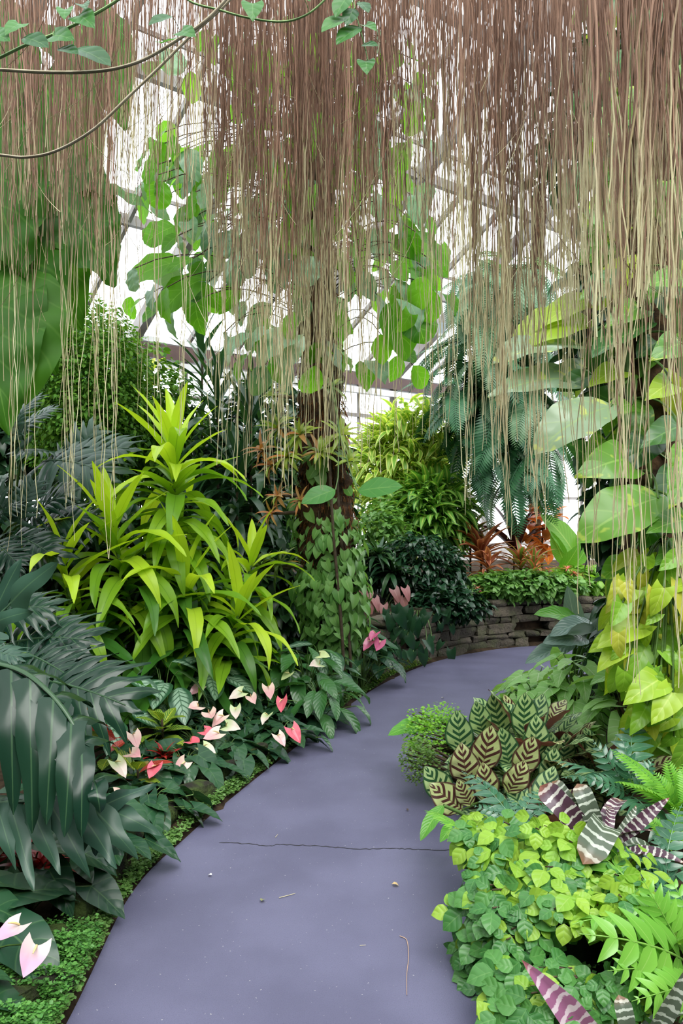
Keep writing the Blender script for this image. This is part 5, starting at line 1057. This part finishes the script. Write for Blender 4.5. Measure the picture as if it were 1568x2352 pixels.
zebra(at(1370, 1975, 3.15), 'upper zebra bromeliad with purple and silver banded leaves above the grape ivy', 460, [(1345, 1935, 3.15, 1240, 1805, 3.1, (-.3, -.75, .6), 0, 2), (1335, 1900, 3.15, 1268, 1795, 3.15, (-.3, -.75, .6), 1, 2), (1360, 1930, 3.15, 1325, 1800, 3.1, (-.1, -.85, .5), 1, 2), (1385, 1940, 3.1, 1392, 1850, 3.25, (.1, -.9, .3), 0, 0), (1420, 1935, 3.1, 1537, 1832, 3.1, (.0, -.75, .65), 0, 1), (1425, 1960, 3.05, 1575, 1985, 2.9, (.1, -.6, .8), 0, 1), (1370, 1930, 3.1, 1338, 1985, 2.75, (-.1, -.8, .6), 1, 2), (1400, 1940, 3.1, 1460, 1850, 3.2, (.2, -.85, .5), 1, 1), (1350, 1950, 3.1, 1290, 1880, 3.2, (-.2, -.9, .4), 0, 0)], 7)
zebra(at(1430, 2440, 2.35), 'lower zebra bromeliad with mauve and purple banded leaves at the bottom of the right bed', 461, [(1400, 2440, 2.35, 1198, 2205, 2.3, (-.35, -.65, .7), 2, 3), (1420, 2420, 2.35, 1255, 2245, 2.45, (-.3, -.7, .65), 1, 1), (1420, 2400, 2.35, 1420, 2285, 2.3, (0, -.85, .5), 1, 2), (1430, 2410, 2.4, 1445, 2265, 2.45, (.1, -.9, .4), 0, 0), (1475, 2400, 2.35, 1580, 2215, 2.3, (.2, -.8, .55), 1, 3), (1500, 2420, 2.35, 1600, 2290, 2.25, (.2, -.8, .6), 0, 1)], 6)
# grape ivy
def leaflet3(L=.05):
    mb = MB(); a = blade(L, L * .44, 'diam', 8, 2, .55, 1, .16, .03, 5, 0, .13, 7)
    for az, s in ((0, 1.05), (1.35, .85), (-1.35, .85)): mb.add((a[0] + np.array((L * .26, 0, 0))) @ (rot(az, 0) * s).T, a[1], a[2])
    return np.concatenate(mb.V), np.concatenate(mb.F), np.concatenate(mb.U)
gi = [leaflet3(.070), leaflet3(.060)]
GI = [leaf_mat('grape_ivy_young', (.19, .39, .04), (.32, .49, .06), (.30, .47, .10), .35, .36, .4, veins=11, tboost=1.3), leaf_mat('grape_ivy_leaf', (.042, .155, .040), (.085, .24, .055), (.12, .27, .08), .28, .34, .45, veins=11, tboost=1.5)]
def ivy(label, base, blobs, seed, mats=(1,)):
    r = np.random.default_rng(seed); base = np.asarray(base, float); root = thing('grape_ivy', label, 'grape ivy', base, 'grape ivy plants'); ms = MB()
    col = {0: ([], []), 1: ([], [])}
    for px, py, Y, rad, n, m in blobs:
        c_ = at(px, py, Y)
        for _ in range(int(n * 1.05)):
            d = r.normal(size=3); d /= np.linalg.norm(d); d[1] = -abs(d[1]) if r.random() < .8 else d[1]
            q = c_ + d * np.array(rad) * r.uniform(.55, 1.15); out = d + np.array((0, -.5, .75)); X = np.array((d[0] + r.normal(0, .4), d[1] * .5 - .2 + r.normal(0, .3), -.55 + r.normal(0, .3)))
            mm = m if r.random() < .82 else 1 - m
            col[mm][0].append(facing(X, out + r.normal(0, .3, 3)) * r.uniform(.75, 1.3)); col[mm][1].append(q - base)
            if r.random() < .25: ms.add(*tube(bez((0, 0, 0), (q - base) * np.array((.5, .5, .9)), q - base, 6), .003, 4))
    for m in (0, 1):
        if not col[m][0]: continue
        M_, P_ = np.array(col[m][0]), np.array(col[m][1]); h = len(P_) // 2; mb = MB(); mb.many(gi[0], M_[:h], P_[:h]); mb.many(gi[1], M_[h:], P_[h:]); o = mb.obj('foliage', GI[m], root)
        if len(mats) > 1: o['label'] = 'yellow-green young leaves' if m == 0 else 'darker mature leaves'
    ms.obj('stem', M_BROWNSTEM, root)
b = np.array((.98, 3.0, 0)); b[2] = gz(b[0], b[1])
ivy('large grape ivy with yellow-green top leaves spilling over the black pot to the path', b, [(1255, 1965, 2.95, (.24, .2, .13), 90, 0), (1330, 2010, 2.85, (.24, .2, .12), 80, 0), (1215, 2020, 2.85, (.22, .2, .10), 80, 1), (1150, 2080, 2.85, (.15, .2, .18), 80, 1), (1300, 2045, 2.75, (.22, .18, .07), 60, 0), (1420, 2090, 2.75, (.12, .15, .10), 34, 0), (1120, 2190, 2.8, (.10, .18, .12), 60, 1), (1180, 2110, 2.75, (.11, .16, .12), 60, 1), (1120, 1920, 3.15, (.10, .15, .10), 40, 0), (1170, 1945, 3.1, (.14, .15, .10), 45, 1)], 470, (0, 1))
b = np.array((.92, 2.55, 0)); b[2] = gz(b[0], b[1])
ivy('lower grape ivy of darker leaves in front of the black pot', b, [(1210, 2240, 2.5, (.12, .12, .07), 34, 1), (1290, 2270, 2.5, (.16, .12, .05), 34, 1), (1220, 2320, 2.4, (.13, .12, .08), 45, 1), (1330, 2290, 2.45, (.16, .1, .08), 45, 1), (1150, 2260, 2.55, (.05, .08, .05), 14, 1), (1420, 2250, 2.5, (.15, .1, .08), 30, 1)], 471, (1,))
# black pot
pp = at(1300, 2250, 2.78); pp[2] = gz(pp[0], pp[1])
pot = thing('plant_pot', 'black plastic plant pot half buried under the grape ivy', 'pot', pp); mb = MB(); ph = max(.2, at(1300, 2110, 2.6)[2] - pp[2])
prof = [(.0, -.02), (.135, -.02), (.165, ph - .03), (.178, ph - .03), (.18, ph), (.165, ph), (.155, ph - .04), (.0, ph - .05)]
an = np.linspace(0, 2 * PI, 29); Vp = np.array([(r_ * math.cos(a) * 1.15, r_ * math.sin(a) * .8, z) for r_, z in prof for a in an]); mb.add(Vp, grid_faces(len(prof), 29)); mb.obj('body', plain('black_plastic', (.012, .014, .024), .38, .5), pot)
# holly ferns and other ferns
HF = [leaf_mat('holly_fern', (.13, .34, .045), (.19, .42, .06), (.25, .45, .1), .3, .26, .6), leaf_mat('blue_green_fern', (.03, .10, .055), (.05, .15, .08), (.12, .24, .14), .15, .25, .7), leaf_mat('bright_fern', (.12, .34, .04), (.20, .44, .05), None, .35, .4)]
K_HOL = Kind('holly_fern_frond', [frond(.50, .13, 8, .8, 1, .027, 7, .6, .5, .40, seed=5), frond(.46, .13, 7, 1.1, 1, .028, 7, .6, .5, .40, seed=6)], HF)
K_BRF = Kind('sword_fern_frond', [frond(.55, .11, 22, .8, 1, .017, 3, .4, .4, .25, seed=7), frond(.5, .10, 22, 1.1, 1, .016, 3, .4, .4, .25, seed=8)], HF)
def fern(name, label, b, hand, n, seed, K, m, el=(.2, 1.1), sc=(.7, 1.0)):
    rg = random.Random(seed); b = np.asarray(b, float); root = thing(name, label, 'fern', b)
    for bx, by, bY, tx, ty, tY, N, v in hand: K.lay(rg, root, at(bx, by, bY), at(tx, ty, tY), N, m, v, 'frond', b)
    for i in range(n): K.add(rg, root, (0, 0, .0), rot(i * GA + rg.uniform(-.3, .3), rg.uniform(*el), rg.uniform(-.2, .2)), rg.uniform(*sc), m, name='frond')
    mb = MB(); mb.add(*tube(np.array([(0, 0, -.06), (0, 0, .02)]), .02, 6)); mb.obj('stem', M_BROWNSTEM, root)
def gp(px, Y, z=0): x = (px - 784) / F_PX * Y; return np.array((x, Y, gz(x, Y) + z))
fern('holly_fern', 'glossy bright holly fern with broad leaflets at the lower right of the bed', at(1560, 2190, 2.6), [(1575, 2200, 2.6, 1470, 2010, 2.6, (-.3, -.8, .5), 0), (1590, 2230, 2.6, 1330, 2145, 2.4, (-.2, -.7, .7), 1), (1560, 2230, 2.55, 1395, 2230, 2.35, (-.1, -.75, .6), 0), (1600, 2150, 2.6, 1530, 2010, 2.65, (.0, -.8, .5), 1), (1600, 2260, 2.5, 1450, 2300, 2.3, (-.1, -.8, .6), 0), (1600, 2130, 2.7, 1420, 2080, 2.6, (-.2, -.7, .7), 0)], 5, 480, K_HOL, 0)
fern('holly_fern', 'bluish dark holly fern behind the curled zebra leaf at the right edge', at(1520, 2030, 3.0), [(1540, 2020, 3.0, 1440, 1960, 3.0, (-.2, -.7, .7), 0), (1540, 2030, 3.0, 1500, 1920, 3.1, (0, -.7, .7), 1), (1550, 2050, 2.95, 1420, 2040, 2.85, (-.1, -.7, .7), 1), (1560, 2060, 2.9, 1460, 2100, 2.75, (-.1, -.8, .6), 0)], 7, 481, K_HOL, 1)
fern('holly_fern', 'silvery blue-green fern between the calathea and the lime pothos', at(1440, 1830, 3.75), [(1440, 1820, 3.75, 1360, 1700, 3.8, (-.2, -.8, .6), 0), (1445, 1820, 3.75, 1425, 1690, 3.8, (.1, -.8, .6), 1), (1440, 1825, 3.7, 1340, 1790, 3.65, (-.2, -.7, .7), 1), (1450, 1830, 3.7, 1500, 1740, 3.75, (.2, -.8, .6), 0)], 5, 482, K_HOL, 1)
fern('holly_fern', 'silvery fern fronds lying low between the calathea and grape ivy', at(1190, 1905, 3.35), [(1190, 1900, 3.35, 1085, 1850, 3.4, (-.2, -.6, .8), 0), (1190, 1895, 3.35, 1165, 1830, 3.5, (0, -.7, .7), 1), (1200, 1900, 3.35, 1255, 1845, 3.45, (.2, -.7, .7), 0), (1180, 1910, 3.3, 1030, 1905, 3.25, (-.2, -.6, .8), 1)], 4, 483, K_HOL, 1, sc=(.5, .75))
fern('sword_fern', 'feathery bright sword fern at the right edge above the zebra bromeliad', at(1560, 1880, 3.5), [(1560, 1880, 3.5, 1530, 1740, 3.5, (-.2, -.9, .4), 0), (1570, 1890, 3.5, 1500, 1770, 3.5, (-.3, -.8, .5), 1), (1560, 1950, 3.3, 1480, 1870, 3.3, (-.2, -.8, .5), 0), (1590, 1900, 3.4, 1560, 1760, 3.45, (0, -.9, .4), 1), (1590, 1960, 3.3, 1540, 1850, 3.3, (-.1, -.9, .4), 0)], 9, 484, K_BRF, 2)
fern('sword_fern', 'small bright fern tuft at the path edge below the calathea', at(1090, 1945, 3.3), [(1090, 1940, 3.3, 1020, 1912, 3.25, (-.2, -.6, .8), 0), (1095, 1945, 3.3, 1050, 1890, 3.35, (-.2, -.7, .7), 1), (1100, 1950, 3.25, 1045, 1955, 3.2, (-.2, -.7, .7), 0)], 4, 485, K_BRF, 2, sc=(.4, .6))
# dull leaves along the path under the ivy
K_EDGE = Kind('edge_leaf', [blade(.13, .04, 'oval', 8, 2, .8, 1, .25, .05, 6)], leaf_mat('edge_leaf', (.05, .13, .05), (.10, .18, .07), (.2, .3, .14), .2, .35, veins=14))
for k, (Y, off, lab) in enumerate([(3.35, -.14, 'small dull broad-leaved plant at the path edge beside the ivy, nearest the glossy broad leaf'), (3.0, -.12, 'small dull broad-leaved plant at the path edge beside the middle of the ivy'), (2.6, -.16, 'small dull broad-leaved plant at the path edge below the black pot')]):
    q = edge_point(EDGE_R, Y, off); anthurium((q[0], q[1]), lab, 16, 490 + k, .13, .12, [], K_EDGE, 'peperomia', 'peperomia', sc=(.6, 1.0))
r = np.random.default_rng(40); P = []
for _ in range(5200):
    Y = 2.2 + 4.6 * r.random(); w = .06 + abs(r.normal(0, .22)); q = edge_point(EDGE_R, Y, -w); P.append((q[0], q[1], gz(q[0], q[1]) + .015 + .05 * r.random()))
cover('leafy_groundcover', 'low dark leafy groundcover under the plants of the right bed', np.array(P), leaf_mat('dark_creeper_leaf', (.03, .10, .02), (.06, .15, .03), None, .2, .45), 8, sc=(1.0, 2.2))
# ================================================================== the curtain of aerial roots
t = Nt('aerial_root'); u_, v_ = t.uv(); rn = t.rnd()
brown = t.mix(rn, (.11, .054, .032), (.36, .215, .145)); pale = t.mix(rn, (.44, .36, .19), (.72, .69, .42))
M_ROOT = t.end(t.princ(t.mix(t.step(v_, .30, .85), brown, pale), .7, .25))
def strand(r, x, y, zt, zb, w, tone, amp=1.0, sides=4, lean=(0, 0)):
    """a slack aerial root from zt down to zb; tone shifts where the brown bark gives way to the pale young tip"""
    L = zt - zb; n = max(8, int(L / .075)); s = np.linspace(0, 1, n); z = zt - s * L
    dx, dy = np.zeros(n), np.zeros(n)
    for f, a in ((.9, .016), (2.3, .008), (6.0, .0042), (13.0, .0022)):
        dx += a * amp * np.sin(z * f * r.uniform(.8, 1.25) * 2 + r.uniform(0, 6.28)); dy += a * amp * np.sin(z * f * r.uniform(.8, 1.25) * 2 + r.uniform(0, 6.28))
    dx += np.cumsum(r.normal(0, .0011 * amp, n)); dy += np.cumsum(r.normal(0, .0011 * amp, n))
    P = np.stack([x + dx + lean[0] * s, y + dy + lean[1] * s, z], 1)
    V, F, U = tube(P, np.linspace(w, w * .62, n), sides)
    from_tip = (1 - s) * L
    v = np.clip(1.0 - (from_tip - tone) / 1.1, 0, 1)
    U[:, 1] = np.repeat(v, sides + 1)
    return V, F, U
# hanks: pixel column where they hang, spread, distance, how many, lowest and highest tips (pixel rows), thickness, tone
HANKS = []
hr = random.Random(12)
def hank(px, spread, Y, n, y0, y1, w=.0022, tone=.25): HANKS.append((px, spread, Y, n, y0, y1, w, tone))
for px in range(-30, 260, 26): hank(px + hr.uniform(-9, 9), 11, hr.uniform(3.3, 4.4), hr.randint(13, 24), 330, hr.choice((500, 560, 640)), .0021, -.45)
for px in (30, 75, 150, 165, 215, 248): hank(px, 9, hr.uniform(3.4, 4.2), 6, 800, 1290, .0018, .6)
for px in range(262, 500, 27): hank(px + hr.uniform(-9, 9), 12, hr.uniform(3.6, 4.6), hr.randint(10, 19), 300, hr.choice((420, 470, 560)), .0021, -.1)
for px in (300, 345, 430, 475, 250): hank(px, 14, hr.uniform(3.8, 4.6), 7, 700, 1020, .0018, .5)
for px in range(490, 910, 24): hank(px + hr.uniform(-8, 8), 10, hr.uniform(3.6, 4.8), hr.randint(20, 32), 430, hr.choice((700, 800, 900)), .0022, -.15)
for px in (530, 560, 610, 650, 690, 705, 740, 765, 800, 830, 868): hank(px, 12, hr.uniform(3.7, 4.5), 16, 760, hr.choice((1020, 1090, 1150)), .0021, .3)
for px in range(905, 1075, 24): hank(px + hr.uniform(-8, 8), 10, hr.uniform(3.4, 4.4), hr.randint(11, 19), 330, hr.choice((560, 640, 720)), .0021, -.1)
for px in (920, 985, 1040): hank(px, 16, hr.uniform(3.4, 4.0), 9, 760, 1050, .0019, .4)
for px in range(1065, 1330, 26): hank(px + hr.uniform(-8, 8), 10, hr.uniform(2.9, 3.7), hr.randint(16, 25), 480, hr.choice((760, 850, 930)), .0021, .0)
for px in (1080, 1130, 1150, 1160, 1200, 1240, 1290): hank(px, 14, hr.uniform(2.9, 3.6), 13, 820, hr.choice((1080, 1160, 1250)), .0021, .3)
for px in range(1330, 1600, 30): hank(px + hr.uniform(-8, 8), 9, hr.uniform(2.5, 3.1), hr.randint(13, 21), 430, hr.choice((700, 800, 950)), .0023, .0)
for px in (1350, 1400, 1440, 1480, 1520, 1555): hank(px, 14, hr.uniform(2.6, 3.2), 8, 980, hr.choice((1300, 1450, 1600)), .0021, .35)
for px in (1385, 1500, 1545): hank(px, 13, 2.45, 22, 450, 800, .0026, -.1)
for px in (60, 180, 520, 640, 760, 860, 980, 1100, 1220): hank(px, 40, hr.uniform(4.4, 5.0), 42, 200, 480, .0021, -.4)
r = np.random.default_rng(7); ROOTS = []
for px, spread, Y, n, y0, y1, w, tone in HANKS:
    lean = (r.normal(0, .02), r.normal(0, .02))
    for _ in range(n):
        x_ = px + r.normal(0, spread); Yk = Y + r.normal(0, .07); ye = y0 + (y1 - y0) * r.random() ** .75
        top = EYE + .66 * Yk + .12; p = at(x_, ye, Yk)
        ROOTS.append((p[0], Yk, top, max(p[2], .15), w * r.uniform(.65, 1.35), tone + r.normal(0, .15), lean, (y1 - y0)))
order = sorted(range(len(ROOTS)), key=lambda i: -(ROOTS[i][2] - ROOTS[i][3]) * ROOTS[i][4] / ROOTS[i][1] ** 2)
single = set(order[:300]); mb = MB()
for i, (x, y, zt, zb, w, tone, lean, _) in enumerate(ROOTS):
    if i in single:
        V, F, U = strand(r, 0, 0, 0, zb - zt, w * 1.15, tone, 1.15, 5, lean); m1 = MB(); m1.add(V, F, U); o = m1.obj('hanging_root', M_ROOT); o.location = (x, y, zt)
        tag(o, 'long loose aerial root, brown above and pale at its tip, hanging over the garden path', 'root', 'long aerial roots of the curtain')
    else: mb.add(*strand(r, x, y, zt, zb, w, tone, 1.0, 4, lean))
# side wisps that stray across the hanks
for _ in range(160):
    px = r.uniform(0, 1568); Y = r.uniform(2.6, 4.2); a = at(px, r.uniform(0, 600), Y); L = r.uniform(.15, .5); sx = r.normal(0, .12)
    mb.add(*tube(bez(a, a + np.array((sx * .2, 0, -L * .6)), a + np.array((sx, r.normal(0, .05), -L)), 9), .0011, 3))
cur = mb.obj('root_curtain', M_ROOT); tag(cur, 'dense curtain of thin brown and pale aerial roots hanging across the top', 'root', kind='stuff')
print('ROOTS', len(ROOTS))

# vine stems and leaves in front of the roots
M_VSTEM = plain('vine_stem', (.24, .20, .13), .7, .3, (.32, .28, .20), 40)
M_VGREEN = plain('vine_green_stem', (.20, .32, .12), .6, .3, (.14, .24, .08), 30)
K_VL = Kind('vine_leaf', [blade(.085, .036, 'heart', 9, 3, .5, 1, .15, .04, 5, .2), blade(.10, .030, 'oval', 9, 2, .4, 1, .2, .03, 5), blade(.085, .034, 'heart', 9, 3, .3, 1, .3, .03, 5, .22)], [leaf_mat('vine_leaf', (.05, .17, .04), (.07, .21, .05), (.12, .27, .08), .35, .36, .4, veins=10, tboost=1.5), leaf_mat('vine_leaf_dark', (.03, .10, .035), (.045, .13, .05), (.1, .2, .08), .3, .36, .4, veins=10, tboost=1.5)])
def hangvine(name, label, Y, line, leaves, mat, w, seed):
    rg = random.Random(seed); P = np.array([at(px, py, Y + dy) for px, py, dy in line]); org = P[len(P) // 2].copy(); root = thing(name, label, 'vine', org)
    ms = MB(); ms.add(*tube(spline(P - org, 50), w, 6))
    for bx, by, tx, ty, N, m, v in leaves:
        b_ = at(bx, by, Y - .03); K_VL.lay(rg, root, b_, at(tx, ty, Y - .06), N, m, v, org=org); q = P[int(np.argmin(((P - b_) ** 2).sum(1)))]
        fine = spline(P, 60); q = fine[int(np.argmin(((fine - b_) ** 2).sum(1)))]; ms.add(*tube(bez(q - org, (q + b_) / 2 - org + np.array((0, -.01, .012)), b_ - org, 5), .0012, 4))
    ms.obj('stem', mat, root)
hangvine('climbing_vine', 'woody vine stem sagging from the top down to the left edge, below the other stems', 2.3, [(-60, 352, 0), (0, 356, 0), (60, 361, 0), (130, 346, 0), (215, 297, 0), (300, 217, .02), (370, 150, .04), (440, 80, .05), (520, 8, .06), (570, -60, .08)], [(375, 98, 418, 92, (0, -.6, .8), 0, 1), (372, 100, 358, 97, (0, -.6, .8), 0, 1)], M_VSTEM, .0042, 1)
hangvine('climbing_vine', 'greyish vine stem running level from the left edge under the heart-shaped leaves', 2.2, [(-60, 158, 0), (0, 160, 0), (110, 166, 0), (230, 163, 0), (320, 141, 0), (400, 96, .02), (480, 40, .03), (560, -50, .05)], [(175, 112, 255, 153, (.1, -.75, .6), 1, 1), (415, 72, 450, 86, (0, -.9, .35), 0, 0), (395, 38, 342, 58, (-.1, -.8, .5), 1, 1)], M_VSTEM, .0046, 2)
hangvine('climbing_vine', 'thin green vine stem rising across the upper left corner with heart-shaped leaves', 2.1, [(-60, 158, 0), (0, 132, 0), (60, 103, 0), (130, 76, 0), (200, 42, 0), (270, 0, 0), (330, -50, 0)], [(45, 55, 12, 82, (-.1, -.95, .2), 0, 0), (150, 22, 148, 46, (.1, -.95, .2), 0, 2), (182, 35, 218, 66, (.1, -.95, .2), 0, 0), (122, 82, 172, 94, (0, -.9, .35), 0, 0), (55, 86, 112, 110, (0, -.85, .4), 1, 1), (135, 112, 180, 125, (0, -.8, .6), 1, 1), (-15, 80, 24, 96, (0, -.9, .35), 0, 0), (190, 10, 198, 22, (0, -.8, .5), 1, 2)], M_VGREEN, .004, 3)
hangvine('climbing_vine', 'thin green vine looping down at the top centre, one heart-shaped leaf on it', 2.3, [(400, -30, 0), (440, 5, 0), (500, 22, 0), (570, 41, 0), (645, 50, 0), (700, 36, 0), (745, 0, 0), (780, -50, 0)], [(580, 8, 580, 50, (.1, -.95, .3), 0, 0), (690, -15, 712, 4, (0, -.8, .5), 0, 2)], M_VGREEN, .003, 4)
hangvine('climbing_vine', 'leafy vine tip hanging down the middle at the top in front of the roots', 2.3, [(815, -60, 0), (812, 0, 0), (822, 50, 0), (836, 100, 0), (846, 145, 0)], [(795, 40, 738, 74, (-.1, -.8, .5), 0, 1), (828, 62, 772, 103, (-.1, -.8, .5), 0, 1), (838, 58, 864, 72, (.1, -.8, .5), 0, 2), (840, 140, 842, 172, (0, -.9, .4), 0, 0), (800, -10, 770, 40, (-.1, -.8, .4), 0, 1), (830, 105, 868, 106, (0, -.8, .5), 1, 1), (826, 5, 846, 30, (.1, -.8, .5), 1, 1), (812, 20, 795, 60, (.1, -.8, .5), 1, 1)], M_VGREEN, .002, 5)

# ================================================================== litter on the path
def on_ground(px, py, z=.004): Y = F_PX * EYE / (py - 1176.0); return np.array(((px - 784) / F_PX * Y, Y, z))
def litter(name, label, cat, pts, w, mat):
    P = spline([on_ground(*p) for p in pts], 24); o0 = P[0].copy(); o0[2] = 0; mb = MB(); mb.add(*tube(P - o0, np.linspace(w, w * .6, 24), 5)); o = mb.obj(name, mat); o.location = o0; return tag(o, label, cat)
M_TWIG = plain('dry_twig', (.42, .28, .20), .8); M_TWIG2 = plain('straw_twig', (.45, .40, .25), .8)
tw = litter('twig', 'long thin reddish dry rootlet lying on the near path', 'twig', [(918, 2152), (934, 2162), (938, 2200), (934, 2240), (934, 2288)], .0016, M_TWIG)
litter('twig', 'short straw-coloured twig on the path left of the dry leaf', 'twig', [(641, 2064), (660, 2059), (678, 2054)], .0018, M_TWIG2)
litter('twig', 'tiny pale twig on the path beside the long rootlet', 'twig', [(826, 2174), (840, 2173)], .001, M_TWIG2)
litter('twig', 'tiny pale splinter lying just above the crack in the path', 'twig', [(632, 1925), (638, 1918)], .0014, M_TWIG2)
K_DRY = blade(.03, .011, 'oval', 6, 2, .9, 1, .4, .1, 6)
for k, (px, py, sc, col, lab) in enumerate([(900, 2036, 1.0, (.45, .33, .16), 'curled dry tan leaf on the near path, level with the grape ivy'), (600, 2075, .9, (.20, .21, .10), 'small olive dead leaf near the straw-coloured twig'), (486, 2015, .7, (.85, .85, .82), 'white petal scrap on the path near the left edge'), (473, 1887, .8, (.10, .07, .05), 'dark dead leaf at the left edge of the path by the groundcover'), (933, 1862, .6, (.06, .04, .03), 'tiny dark leaf scrap on the path near the calathea'), (1013, 1605, .9, (.35, .35, .30), 'pale leaf scrap lying far along the path')]):
    m = MB(); V, F, U = K_DRY; m.add(V * sc, F, U); o = m.obj('fallen_leaf', leaf_mat('dry_leaf', col, None, None, .1, .8)); o.location = on_ground(px, py, .010); o.rotation_euler = (0, -.2, k * 1.3); tag(o, lab, 'leaf', 'scraps on the path')
